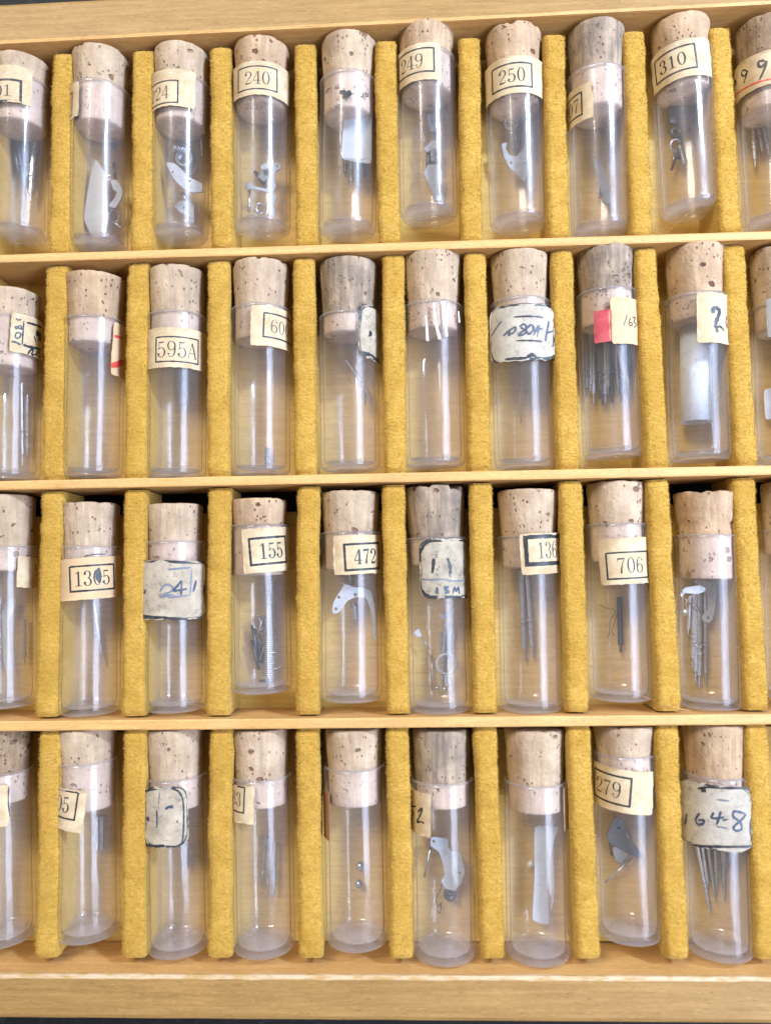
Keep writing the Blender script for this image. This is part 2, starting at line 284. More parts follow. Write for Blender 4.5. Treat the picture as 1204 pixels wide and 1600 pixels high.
INK = {"v5":[[0.9,[[-1.07,21.47],[-0.52,21.51],[0.02,21.16],[0.55,21.39],[0.29,20.97],[-0.38,21.06]]],[0.18,[[0.68,21.26],[1.35,21.25]]],[0.22,[[2.04,21.05],[2.77,21.12],[2.92,21.86]]],[0.22,[[3.4,22.17],[3.31,21.44],[3.86,21.6],[3.78,21.9],[3.37,21.74]]]],"v10":[[0.45,[[-8.33,26.74],[-9.65,26.4],[-8.81,24.9],[-7.83,24.73],[-8.59,25.62]]],[0.28,[[-5.1,24.98],[-5.87,25.59],[-6.17,25.08],[-5.61,24.45],[-5.05,24.95],[-5.3,24.27],[-5.86,23.35]]],[0.42,[[-2.27,25.26],[-3.08,25.58],[-3.29,24.98],[-2.78,24.49],[-2.08,25.14],[-2.58,23.74],[-3.24,22.51]]],["r.3",[[-9.65,23.19],[-7.18,22.63],[-5.27,22.37],[-3.63,22.27],[-2.66,22.19],[-1.63,22.07]]]],"w1":[[0.3,[[3.89,26.01],[3.49,25.79],[3.07,25.99]]],[0.3,[[3.21,24.65],[3.82,24.9],[3.91,24.37],[3.45,24.51],[3.16,24.24],[3.02,24.62],[3.45,24.61]]],[0.3,[[3.03,23.4],[3.41,23.74],[3.84,23.54],[3.6,22.9],[3.11,22.82],[3.03,23.4]]],[0.4,[[2.52,22.11],[3.12,22.06],[3.86,21.77]]],[0.28,[[4.28,25.76],[4.17,23.88],[4.06,21.81]]],[0.4,[[4.74,25.65],[5.95,25.7],[8.29,25.78]]],[0.5,[[4.24,21.85],[5.36,21.74],[8.03,21.96]]],[1.2,[[6.51,24.47],[7.66,24.24],[7.41,23.33]]],[0.25,[[6.15,23.81],[6.53,22.81]]],[0.35,[[5.02,20.45],[5.37,21.13],[6.0,21.56],[5.69,20.52],[6.37,20.77]]],[0.35,[[6.57,20.6],[7.2,21.46],[7.73,21.04],[7.47,20.42]]]],"w2":[["r.5",[[5.08,22.87],[5.88,23.02],[7.27,23.08]]],["r.8",[[4.5,17.99],[5.79,18.55],[7.61,19.44]]],["r.4",[[4.66,17.7],[5.8,18.08],[7.43,18.9]]]],"w5":[[0.3,[[2.23,25.64],[2.67,26.24],[3.79,26.72],[4.99,26.7],[7.45,27.11]]],[0.3,[[2.37,25.8],[1.99,24.28],[1.87,22.67],[1.76,20.0],[1.88,18.41]]],[0.7,[[1.76,19.73],[2.02,18.56],[3.03,18.28],[4.03,18.31]]],[0.6,[[4.03,18.31],[5.31,17.9],[7.81,17.42]]],[0.6,[[4.01,22.19],[3.89,21.23]]],[0.35,[[4.27,22.12],[4.15,21.42]]],[0.6,[[7.81,23.49],[7.33,21.14]]]],"w7":[["b.25",[[-3.81,23.19],[-5.18,21.8],[-5.82,21.11]]],["b.35",[[-3.56,20.73],[-2.52,21.45],[-1.57,21.9],[-1.72,21.2],[-2.68,20.69],[-2.38,21.3]]],["b.35",[[-0.93,21.91],[-0.16,22.26],[0.07,21.46],[-0.7,20.97],[-1.1,20.47],[-0.2,20.68],[0.06,21.2],[-0.81,21.77]]],["b.4",[[-0.19,21.2],[0.87,22.12],[1.26,21.48],[0.57,20.66],[0.11,21.06]]],["b.35",[[1.23,20.42],[2.14,22.08],[1.79,20.19]]],["b.35",[[1.11,21.07],[2.78,21.63]]],["b.4",[[4.01,22.91],[3.47,20.68],[3.24,19.58]]],["b.35",[[3.49,20.94],[5.51,21.66]]],["b.4",[[6.72,21.85],[4.56,18.89]]],[0.22,[[-1.79,23.51],[0.38,23.49],[3.02,23.39]]],[0.22,[[-1.5,19.67],[0.54,19.61],[2.7,19.5]]],[0.22,[[-4.25,25.58],[-2.41,25.68],[-0.08,25.64],[2.11,25.65],[5.03,25.71]]],[0.5,[[-3.36,16.89],[-1.57,16.88],[-0.05,16.86],[0.88,17.46],[1.83,16.83],[3.52,16.92],[6.72,17.97]]],[0.3,[[0.46,16.85],[0.74,17.3],[1.13,17.05]]]],"w8":[[0.22,[[1.9,22.08],[1.62,21.27],[1.16,20.19]]],[0.22,[[2.53,21.62],[2.14,20.65],[2.52,20.3],[2.92,20.75],[2.31,20.8]]],[0.22,[[2.98,21.69],[3.68,21.81],[3.26,21.07],[3.94,20.79],[3.27,20.14]]]],"w9":[[0.75,[[0.83,22.55],[0.72,23.21],[1.29,23.44],[1.88,23.02],[1.52,21.94],[1.04,20.86]]],[0.6,[[1.04,20.86],[1.21,20.08],[1.42,19.57]]],[0.45,[[1.22,20.34],[1.93,20.53],[2.73,19.97]]],[0.3,[[3.52,22.48],[3.24,21.37],[3.58,20.51]]]],"a1":[["g.6",[[7.94,22.72],[8.37,22.19],[7.83,21.64]]],["g.5",[[8.75,21.38],[8.23,20.69]]]],"a2":[[0.8,[[2.92,22.67],[3.09,21.89],[3.43,20.84]]],[0.5,[[2.67,22.42],[3.29,22.8],[3.6,21.62]]],[0.4,[[3.29,23.19],[3.05,21.11]]],[0.2,[[0.97,24.92],[2.3,25.23],[4.34,25.33]]]],"a3":[["b.5",[[-3.34,19.33],[-3.74,18.63]]],["f.4",[[-0.83,18.88],[-0.2,19.86],[0.79,19.93],[1.17,19.12],[-0.3,18.37],[-0.62,18.08],[1.17,18.43]]],["b.4",[[2.53,20.58],[1.84,19.7],[1.26,19.02],[2.32,19.09],[3.44,19.25]]],["b.4",[[2.53,20.48],[2.41,18.09]]],["f.35",[[4.12,22.36],[3.86,18.43]]],["f.35",[[0.39,17.96],[3.86,18.23]]],["f.4",[[0.41,22.34],[4.01,22.57]]],["b.5",[[4.84,20.53],[4.32,18.72]]],[0.45,[[-4.2,23.9],[-1.98,24.02],[0.42,23.64],[3.15,23.38],[6.65,23.39]]],[0.5,[[-5.97,15.36],[-2.01,15.03],[0.67,14.77],[3.09,14.57],[5.78,14.61]]]],"a6":[[0.35,[[7.25,26.32],[5.09,26.79],[2.72,26.92],[0.52,26.75],[-1.4,26.55],[-2.53,25.43],[-3.18,23.92],[-3.24,21.86],[-2.99,19.81],[-2.15,18.53],[-0.72,18.06],[1.85,18.0],[4.12,17.83],[7.26,17.72]]],[0.5,[[2.56,26.87],[3.37,26.93],[5.09,26.79]]],[0.6,[[-0.62,23.97],[-0.72,22.83],[-0.88,21.68]]],[0.6,[[1.54,24.0],[1.94,22.77],[1.96,21.5]]],["f.3",[[-2.96,20.83],[-1.16,20.67],[0.36,20.72],[2.5,20.42],[4.71,20.48]]],["b.35",[[-0.23,19.52],[-0.15,18.5]]],["b.4",[[0.83,19.49],[1.49,19.48],[1.08,19.11],[1.55,18.84],[0.94,18.53]]],["b.35",[[2.29,18.44],[2.62,19.45],[2.91,18.81],[3.36,19.43],[3.57,18.41]]],["f.25",[[4.9,23.79],[4.85,21.21]]],[0.4,[[-0.72,18.13],[-0.61,17.37]]],[0.9,[[-2.24,17.39],[-1.83,17.26]]],[0.6,[[1.87,16.94],[2.03,16.68]]],["b.5",[[7.28,18.31],[7.26,19.09]]]],"b1":[[0.22,[[3.33,24.19],[3.25,21.83],[3.45,19.57]]]],"b3":[["b.7",[[-3.32,21.18],[-3.08,20.49]]],["b.5",[[-0.04,22.44],[0.41,22.74],[1.13,22.74]]],["b.3",[[-1.48,22.27],[-1.44,20.82],[-1.53,19.65]]],["b.25",[[1.67,20.7],[1.75,20.26]]],[0.22,[[-4.17,24.86],[-1.78,25.4],[-0.13,25.61],[1.61,25.22],[2.45,24.08],[2.66,22.29],[2.6,19.39],[2.33,17.41],[1.6,16.89],[0.02,16.94],[-1.95,17.01],[-4.24,16.75]]],[0.3,[[-3.87,16.98],[-1.95,16.95],[-0.28,17.09]]],["f.2",[[-0.93,24.91],[-1.12,23.16]]]],"b6":[[0.28,[[-4.7,22.96],[-6.05,22.55],[-6.39,21.92],[-5.51,21.73],[-6.75,20.78]]],[0.35,[[-4.37,22.17],[-3.38,22.96],[-3.8,21.86],[-4.6,20.65],[-3.82,20.9],[-3.05,20.85]]]],"b9":[["b.42",[[-6.17,20.74],[-6.59,19.01]]],["b.4",[[-4.1,21.29],[-4.71,20.28],[-4.4,19.64],[-3.63,19.88],[-3.53,20.42],[-4.32,20.23]]],["b.4",[[-2.06,21.82],[-2.3,20.94],[-0.61,21.26]]],["b.4",[[-1.04,22.08],[-1.71,20.03]]],["b.35",[[-0.89,20.82],[-0.15,21.0]]],["b.42",[[2.37,21.92],[0.86,22.21],[0.68,21.42],[1.63,20.66],[1.77,19.66],[0.92,19.44],[0.7,20.01],[2.02,21.19],[2.53,21.84]]],["f.3",[[-1.61,23.73],[0.16,23.69]]],["f.3",[[-1.72,19.83],[-0.24,19.72]]],[0.25,[[-4.25,24.92],[-2.51,25.41],[-0.35,25.5],[2.62,25.53],[4.44,24.8]]],[0.3,[[-9.18,23.7],[-9.15,22.28],[-9.14,19.86],[-9.15,17.19],[-9.18,15.65],[-5.19,16.32],[-2.19,16.85],[0.85,17.13],[3.42,17.15]]],[0.9,[[-3.79,24.81],[-3.07,24.95]]]]}
CONTENTS = [["v1","stem",[[-2.24,18.71,1.7],[-0.6,10.42,1.7]],0.32],["v1","stem",[[-0.67,18.88,1.32],[-0.18,12.07,1.32]],0.32],["v1","stem",[[0.87,18.5,1.44],[0.35,7.88,1.44]],0.4],["v1","rod",[[2.04,14.57,1.56],[-1.56,11.03,1.56]],0.14],["v2","slip",[[-1.51,16.72,2.9],[0.26,14.06,2.9],[1.03,5.92,2.9],[0.45,2.74,2.9],[-1.86,2.78,2.9],[-3.36,5.99,2.9],[-2.46,12.95,2.9]],0],["v2","plate",[[0.93,8.24,2.9],[2.07,9.67,2.9],[2.4,10.68,2.9],[1.75,11.12,2.9],[1.21,12.73,2.9],[2.16,12.86,2.9],[2.84,11.98,2.9],[3.43,10.66,2.9],[3.08,9.36,2.9],[2.09,7.78,2.9]],[]],["v2","rod",[[1.09,16.69,1.44],[1.43,13.59,1.44]],0.35],["v2","ring",[[1.47,6.87,2.02]],1.0],["v2","rod",[[2.64,4.59,4.9],[3.95,3.5,4.9]],0.3],["v3","disc",[[0.03,15.11,2.52]],1.9],["v3","plate",[[-2.45,13.16,4.9],[-1.02,13.03,4.9],[-0.02,12.24,4.9],[1.53,10.55,4.9],[3.95,9.4,4.9],[3.95,7.96,4.9],[2.01,7.88,4.9],[0.57,8.68,4.9],[-0.98,10.26,4.9]],[[-1.22,11.48,0.35],[1.65,9.88,0.45]]],["v3","plate",[[-1.78,6.83,2.2],[-0.9,7.61,2.2],[1.0,7.81,2.2],[1.68,7.01,2.2],[1.83,3.63,2.2],[0.6,4.1,2.2],[0.36,5.22,2.2],[-0.65,5.69,2.2]],[[0.01,6.47,0.4],[1.04,4.65,0.3]]],["v3","rod",[[2.68,22.26,2.46],[3.1,15.33,2.46]],0.3],["v4","stem",[[0.8,21.01,1.2],[0.65,15.72,1.2]],0.4],["v4","plate",[[-0.62,12.31,2.8],[0.38,12.86,2.8],[2.38,12.81,2.8],[2.95,12.51,2.8],[2.8,11.64,2.8],[1.95,11.38,2.8],[1.81,9.93,2.8],[2.15,8.77,2.8],[1.58,7.78,2.8],[2.23,7.04,2.8],[2.14,6.18,2.8],[1.58,5.61,2.8],[2.14,3.59,2.8],[0.95,3.61,2.8],[0.81,5.92,2.8],[1.18,7.64,2.8],[-2.18,8.44,2.8],[-2.75,8.31,2.8],[-3.32,8.76,2.8],[-3.18,9.33,2.8],[-2.47,9.46,2.8],[-1.84,8.87,2.8],[0.67,8.23,2.8],[0.61,9.96,2.8],[1.18,11.11,2.8],[0.95,11.98,2.8],[-0.33,11.72,2.8]],[[2.32,12.18,0.3]]],["v4","rod",[[-2.69,8.96,2.04],[-2.77,4.75,2.04]],0.3],["v4","disc",[[-0.14,11.46,1.56]],0.9],["v4","ring",[[-0.87,5.52,1.52]],0.8],["v5","slip",[[-0.49,20.9,4.9],[1.41,21.1,4.9],[3.95,20.12,4.9],[3.95,15.42,4.9],[3.95,11.45,4.9],[1.48,12.19,4.9],[-1.17,12.93,4.9],[-0.93,17.19,4.9]],0],["v5","stem",[[-0.88,16.53,1.32],[-0.78,11.57,1.32]],0.3],["v5","stem",[[0.19,16.45,1.44],[0.3,9.75,1.44]],0.3],["v5","stem",[[1.2,16.38,1.56],[1.53,10.84,1.56]],0.3],["v5","stem",[[2.52,16.13,2.0],[2.7,11.05,2.0]],0.3],["v6","ring",[[0.87,18.38,1.47]],0.75],["v6","rod",[[-0.65,17.64,1.32],[-0.42,14.72,1.32]],0.18],["v6","plate",[[-0.6,13.24,2.2],[0.84,14.72,2.2],[2.3,14.5,2.2],[2.22,13.06,2.2],[1.09,13.18,2.2],[0.01,12.64,2.2]],[]],["v6","coil",[[0.84,13.67,1.56],[1.07,11.05,1.56]],0.7],["v6","plate",[[0.05,10.42,2.3],[1.89,10.36,2.3],[2.56,8.9,2.3],[2.26,7.7,2.3],[1.6,7.14,2.3],[1.8,6.04,2.3],[2.95,4.22,2.3],[0.92,4.0,2.3],[0.62,5.79,2.3],[-0.19,7.83,2.3],[-0.68,9.0,2.3]],[[1.63,8.93,0.3]]],["v6","plate",[[0.07,19.16,2.2],[1.21,19.41,2.2],[2.0,16.48,2.2],[0.59,16.24,2.2]],[[0.9,17.97,0.35]]],["v7","ring",[[-0.27,19.69,1.72]],1.1],["v7","stem",[[1.49,19.83,1.32],[0.45,14.07,1.32]],0.35],["v7","plate",[[-2.16,15.33,2.7],[-1.23,15.58,2.7],[-1.54,14.44,2.7],[-0.83,13.18,2.7],[0.23,13.07,2.7],[1.32,14.03,2.7],[1.84,15.3,2.7],[2.07,16.29,2.7],[2.86,16.54,2.7],[3.25,15.81,2.7],[2.51,14.69,2.7],[2.76,12.1,2.7],[2.14,10.41,2.7],[1.47,8.58,2.7],[0.4,9.91,2.7],[-0.95,11.12,2.7],[-1.86,13.16,2.7]],[[-0.7,11.97,0.4],[1.63,11.63,0.45]]],["v7","stem",[[-0.13,18.9,1.56],[-0.0,14.25,1.56]],0.35],["v8","plate",[[-0.2,13.94,2.2],[0.78,14.2,2.2],[1.03,13.18,2.2],[1.79,10.87,2.2],[2.7,6.41,2.2],[1.26,6.46,2.2],[0.52,10.05,2.2]],[]],["v8","rod",[[-0.25,14.97,1.32],[0.84,14.07,1.32]],0.22],["v9","ring",[[0.21,19.42,1.52]],0.9],["v9","disc",[[-0.51,15.54,1.72]],1.0],["v9","stem",[[-0.82,20.34,1.44],[0.34,16.51,1.44]],0.4],["v9","ring",[[-0.6,13.33,1.56]],0.9],["v9","rod",[[-0.81,12.38,1.2],[-0.97,9.8,1.2]],0.22],["v9","plate",[[-1.95,19.68,2.2],[1.66,19.73,2.2],[2.11,17.98,2.2],[-0.21,16.41,2.2],[-1.55,17.07,2.2]],[[0.74,18.36,0.4]]],["v9","rod",[[1.46,16.72,1.44],[-1.51,9.14,1.44]],0.3],["v10","stem",[[-1.17,21.16,1.2],[-0.99,11.93,1.2]],0.3],["v10","stem",[[-0.48,21.05,1.32],[0.25,14.39,1.32]],0.3],["v10","stem",[[0.24,20.94,1.44],[1.34,13.7,1.44]],0.3],["v3","ring",[[0.67,14.04,1.72]],1.0],["v4","rod",[[-1.9,12.16,1.42],[-0.17,9.78,1.42]],0.4],["v6","ring",[[1.11,12.8,1.54]],0.7],["v7","rod",[[0.34,18.79,1.2],[0.5,15.29,1.2]],0.5],["v9","rod",[[0.46,14.7,1.56],[-0.32,11.01,1.56]],0.5],["v1","stem",[[-1.79,17.97,1.4],[0.86,10.83,1.4]],0.36],["v1","rod",[[-2.65,18.25,2.02],[-1.65,12.64,2.02]],0.4],["v1","stem",[[1.34,17.3,1.44],[-0.75,11.43,1.44]],0.36],["v2","rod",[[0.96,22.22,1.32],[0.95,19.26,1.32]],0.5],["v3","coil",[[-1.85,17.1,2.12],[1.05,16.17,2.12]],0.9],["v3","rod",[[-0.65,9.52,1.44],[0.68,7.45,1.44]],0.5],["v4","block",[[-1.32,10.96,1.44],[0.12,13.27,1.44],[0.99,11.49,1.44],[-0.17,10.06,1.44]],[]],["v6","rod",[[0.28,14.27,1.56],[0.04,9.06,1.56]],0.5],["v6","rod",[[1.47,17.18,1.5],[1.92,10.76,1.5]],0.4],["v7","rod",[[-1.02,21.11,1.32],[1.22,20.43,1.32]],0.6],["v9","rod",[[-0.91,17.59,1.2],[1.39,18.6,1.2]],0.6],["v9","disc",[[1.36,16.05,1.62]],0.7],["v9","coil",[[0.12,13.06,1.44],[0.76,9.86,1.44]],0.6],["v8","stem",[[0.94,13.58,1.44],[0.65,7.83,1.44]],0.35],["w1","stem",[[0.03,17.08,1.2],[0.34,2.84,1.2]],0.3],["w1","stem",[[1.12,15.02,1.32],[1.25,4.22,1.32]],0.3],["w3","stem",[[-0.43,19.79,1.2],[-0.31,11.97,1.2]],0.3],["w3","stem",[[0.46,19.74,1.32],[0.46,12.21,1.32]],0.3],["w4","coil",[[0.45,5.02,1.2],[0.37,1.66,1.2]],0.45],["w5","stem",[[-0.58,18.95,2.4],[3.02,13.22,2.4]],0.25],["w5","stem",[[2.16,18.9,1.82],[2.46,15.88,1.82]],0.2],["w5","stem",[[2.05,15.45,2.74],[3.3,11.53,2.74]],0.22],["w5","stem",[[2.06,15.12,1.76],[2.36,11.13,1.76]],0.22],["w7","rod",[[0.08,18.4,1.2],[0.09,8.05,1.2]],0.13],["w8","stem",[[-3.21,20.96,3.1],[-3.52,10.49,3.1]],0.34],["w8","stem",[[-1.79,21.37,1.52],[-2.02,9.66,1.52]],0.34],["w8","stem",[[-0.63,21.35,1.44],[-0.97,10.33,1.44]],0.34],["w8","stem",[[0.44,21.28,1.56],[-0.08,9.58,1.56]],0.34],["w8","stem",[[1.13,21.36,1.2],[1.11,9.61,1.2]],0.34],["w8","stem",[[2.11,21.2,1.62],[2.14,10.88,1.62]],0.34],["w8","stem",[[2.95,20.95,2.34],[3.02,10.69,2.34]],0.34],["w8","stem",[[1.23,20.63,3.66],[3.73,10.53,3.66]],0.34],["w8","stem",[[3.69,20.58,3.5],[3.17,12.08,3.5]],0.34],["w8","stem",[[-2.25,21.27,1.92],[-2.58,11.53,1.92]],0.34],["w8","stem",[[-0.08,21.33,1.44],[-0.55,9.34,1.44]],0.34],["w8","stem",[[0.76,21.27,1.56],[0.39,10.95,1.56]],0.34],["w8","stem",[[2.8,21.03,2.1],[2.5,9.66,2.1]],0.34],["w9","roll",[[0.44,22.38,3.4],[-0.04,6.53,3.4]],2.6],["w10","slip",[[-1.92,12.7,1.6],[-0.02,13.22,1.6],[0.06,8.0,1.6],[-1.82,7.74,1.6]],0],["a1","slip",[[-2.24,16.41,1.6],[0.15,17.29,1.6],[0.3,16.05,1.6],[-1.1,13.35,1.6],[-0.79,7.88,1.6],[-0.5,5.7,1.6],[-1.34,5.33,1.6],[-1.9,6.56,1.6],[-2.07,12.02,1.6]],0],["a1","stem",[[1.57,13.79,1.32],[1.59,6.42,1.32]],0.25],["a2","stem",[[-1.11,18.99,1.2],[0.62,7.47,1.2]],0.32],["a3","chip",[[0.35,13.35,1.52]],0.9],["a4","coil",[[1.29,17.56,1.92],[0.73,1.68,1.92]],1.0],["a4","ring",[[-0.79,10.71,1.87]],1.15],["a4","ring",[[1.72,4.53,2.57]],1.35],["a4","rod",[[1.4,10.89,1.56],[-1.07,4.1,1.56]],0.26],["a4","coil",[[-0.98,11.9,1.2],[-0.48,9.31,1.2]],0.45],["a4","rod",[[-2.05,10.33,1.52],[-1.21,4.37,1.52]],0.3],["a4","ring",[[1.44,17.42,1.74]],0.8],["a4","rod",[[-1.37,9.5,1.56],[-0.1,4.61,1.56]],0.25],["a4","rod",[[-1.06,1.11,1.2],[1.4,1.17,1.2]],0.3],["a4","rod",[[-1.74,9.9,1.32],[-0.57,4.06,1.32]],0.3],["a4","rod",[[-2.15,7.91,1.64],[-1.07,3.04,1.64]],0.28],["a4","rod",[[0.05,11.89,1.56],[-1.53,8.15,1.56]],0.22],["a5","plate",[[-3.11,14.02,4.9],[-2.84,15.47,4.9],[-1.98,16.83,4.9],[-0.9,18.35,4.9],[0.43,17.81,4.9],[2.02,17.66,4.9],[3.21,17.2,4.9],[3.72,14.87,4.9],[3.95,11.72,4.9],[3.95,9.49,4.9],[3.74,9.24,4.9],[3.34,11.07,4.9],[3.5,11.33,4.9],[3.18,14.09,4.9],[2.54,16.07,4.9],[0.95,16.35,4.9],[-0.65,15.66,4.9],[-1.86,13.88,4.9],[-2.74,13.57,4.9]],[[-1.98,16.25,0.45],[-2.47,14.36,0.45],[0.68,16.62,0.5]]],["a5","screw",[[0.08,15.46,1.32],[0.38,12.48,1.32]],0.55],["a5","stem",[[-0.5,20.5,1.44],[-0.33,17.77,1.44]],0.45],["a6","ring",[[1.26,7.02,2.52]],1.6],["a6","rod",[[1.37,12.1,1.32],[1.3,8.49,1.32]],0.25],["a6","stem",[[1.33,13.72,1.44],[0.44,2.94,1.44]],0.3],["a6","stem",[[2.32,12.78,1.66],[1.52,8.12,1.66]],0.3],["a6","stem",[[0.43,12.11,1.2],[0.72,3.03,1.2]],0.25],["a6","plate",[[0.33,15.14,2.6],[0.72,14.86,2.6],[3.17,16.15,2.6],[2.06,14.97,2.6],[1.5,14.05,2.6],[0.57,14.33,2.6]],[]],["a6","plate",[[-3.95,12.32,4.9],[-3.23,12.96,4.9],[-2.66,11.69,4.9],[-3.39,11.65,4.9]],[]],["a6","rod",[[-2.79,11.56,2.06],[-1.5,9.49,2.06]],0.14],["a6","rod",[[-1.02,8.25,1.2],[-1.17,2.53,1.2]],0.2],["a6","plate",[[0.88,5.15,2.2],[1.68,5.21,2.2],[1.77,3.63,2.2],[0.91,3.49,2.2]],[[1.29,4.74,0.25],[1.3,4.01,0.28]]],["a6","rod",[[-0.62,3.19,1.44],[0.04,2.94,1.44]],0.4],["a6","rod",[[0.5,3.01,1.56],[1.29,2.76,1.56]],0.35],["a7","stem",[[-0.77,21.89,1.2],[-0.41,7.27,1.2]],0.4],["a7","stem",[[0.24,21.89,1.32],[0.92,7.81,1.32]],0.4],["a8","screw",[[1.08,15.82,1.3],[1.03,6.89,1.3]],0.5],["a8","wire",[[-2.23,14.62,1.62],[-1.31,14.09,1.62],[0.27,13.63,1.62],[-0.56,12.09,1.62],[-0.74,10.23,1.62],[-1.04,9.17,1.62]],0.1],["a8","wire",[[0.57,13.15,1.44],[-0.3,10.22,1.44],[0.22,9.69,1.44]],0.1],["a9","plate",[[-3.95,17.73,4.9],[-3.95,18.18,4.9],[-3.33,18.58,4.9],[-1.26,18.92,4.9],[-0.36,18.49,4.9],[-0.51,17.97,4.9],[-1.93,17.43,4.9],[-2.98,16.9,4.9],[-3.51,15.98,4.9],[-3.28,14.56,4.9],[-3.63,14.12,4.9],[-3.95,14.29,4.9],[-3.95,16.62,4.9]],[[-4.02,17.4,0.45],[-3.64,14.81,0.38]]],["a9","plate",[[-1.1,19.38,2.2],[-0.78,19.78,2.2],[0.54,19.66,2.2],[2.23,19.1,2.2],[2.24,16.23,2.2],[1.71,13.58,2.2],[1.17,12.91,2.2],[0.33,13.03,2.2],[0.01,13.69,2.2],[0.42,14.36,2.2],[1.08,14.89,2.2],[0.89,17.81,2.2],[-0.27,18.99,2.2]],[[-0.63,19.46,0.3],[1.73,18.88,0.35],[0.98,13.68,0.42]]],["a9","rod",[[-2.87,16.96,2.14],[0.74,13.78,2.14]],0.16],["a9","stem",[[-1.61,17.23,1.56],[-2.06,10.98,1.56]],0.3],["a9","stem",[[-0.86,17.5,1.2],[-1.31,5.54,1.2]],0.38],["a9","stem",[[-0.65,17.37,1.32],[-0.96,3.07,1.32]],0.34],["a9","stem",[[-0.07,17.64,1.44],[-0.41,2.44,1.44]],0.38],["a9","stem",[[0.89,17.79,1.56],[0.6,2.87,1.56]],0.34],["b2","stem",[[-0.07,16.82,1.2],[-0.04,10.92,1.2]],0.3],["b2","stem",[[0.82,16.83,1.32],[0.75,10.78,1.32]],0.34],["b3","stem",[[0.43,14.19,1.2],[0.52,10.44,1.2]],0.35],["b4","stem",[[-0.19,15.68,1.2],[-1.01,7.58,1.2]],0.22],["b4","stem",[[0.2,15.25,1.32],[-0.03,5.78,1.32]],0.22],["b4","stem",[[1.43,14.5,1.44],[1.08,6.42,1.44]],0.26],["b5","disc",[[0.36,9.91,1.37]],0.75],["b5","disc",[[0.05,7.16,1.32]],0.65],["b6","plate",[[-1.77,16.94,3.0],[0.87,16.65,3.0],[0.84,15.3,3.0],[1.45,14.64,3.0],[2.69,14.7,3.0],[3.47,11.71,3.0],[2.82,9.92,3.0],[1.81,8.72,3.0],[0.34,9.07,3.0],[-0.32,10.2,3.0],[0.31,11.1,3.0],[0.03,12.89,3.0],[-0.56,14.69,3.0],[-1.94,15.59,3.0]],[[-1.41,16.25,0.4],[2.54,11.41,0.45]]],["b6","rod",[[-1.9,15.33,2.22],[-2.94,10.5,2.22]],0.22],["b6","disc",[[1.08,7.66,1.82]],1.0],["b6","wire",[[0.04,9.96,1.56],[-0.46,8.15,1.56],[-1.11,6.94,1.56],[-0.81,5.74,1.56],[-0.34,6.2,1.56],[-0.52,4.7,1.56],[-1.04,5.14,1.56]],0.14],["b6","rod",[[0.3,7.27,1.6],[2.09,6.22,1.6]],0.15],["b7","slip",[[-0.07,18.73,3.4],[3.62,18.91,3.4],[2.86,16.67,3.4],[2.19,13.68,3.4],[1.8,9.53,3.4],[1.87,3.93,3.4],[0.57,3.97,3.4],[-0.64,4.49,3.4],[-0.12,10.98,3.4]],0],["b7","chip",[[-0.46,12.16,1.32]],0.6],["b8","plate",[[-2.72,13.91,2.6],[-1.26,16.77,2.6],[0.17,16.33,2.6],[0.28,13.93,2.6],[1.83,12.45,2.6],[3.15,10.91,2.6],[2.38,10.6,2.6],[0.57,11.24,2.6],[-1.54,12.42,2.6],[-2.29,13.01,2.6]],[[-0.7,15.12,0.4]]],["b8","block",[[-1.54,11.69,1.32],[-0.44,12.3,1.32],[1.07,11.11,1.32],[0.09,9.29,1.32],[-1.13,9.88,1.32]],[]],["b8","rod",[[1.38,10.5,2.34],[-3.01,6.58,2.34]],0.22],["b8","coil",[[0.5,15.11,1.56],[1.49,12.1,1.56]],0.5],["b8","rod",[[-2.16,14.19,1.6],[-1.64,10.57,1.6]],0.25],["b8","rod",[[-0.96,15.93,1.32],[-0.11,13.21,1.32]],0.35],["b9","stem",[[-1.8,14.35,1.4],[-0.05,3.94,1.4]],0.28],["b9","stem",[[-1.01,14.34,1.32],[-0.27,7.71,1.32]],0.28],["b9","stem",[[-0.19,14.4,1.44],[0.85,5.9,1.44]],0.28],["b9","stem",[[0.89,14.46,1.56],[1.1,7.83,1.56]],0.28],["b9","stem",[[2.01,14.5,1.6],[2.19,6.08,1.6]],0.28],["b9","stem",[[2.41,14.58,1.82],[1.92,8.15,1.82]],0.28]]
DIVIDER_X = [[-57.27,-43.55,-30.39,-16.32,-2.95,10.67,24.55,37.69,51.56],[-57.49,-44.06,-30.75,-16.81,-2.38,10.82,24.7,38.18,51.94],[-57.58,-44.0,-30.62,-16.55,-2.8,10.74,24.76,38.37,51.48],[-56.86,-43.53,-30.21,-16.6,-2.81,10.67,24.81,37.88,51.23]]
GLUE = [[0.5,[[-1.27,23.57],[-1.15,21.43],[-1.08,19.52]]],[0.55,[[0.01,25.61],[0.27,22.42],[0.84,19.72]]],[0.5,[[1.66,25.79],[1.77,23.01],[2.0,20.25]]],[0.3,[[4.68,24.86],[4.87,23.02]]]]
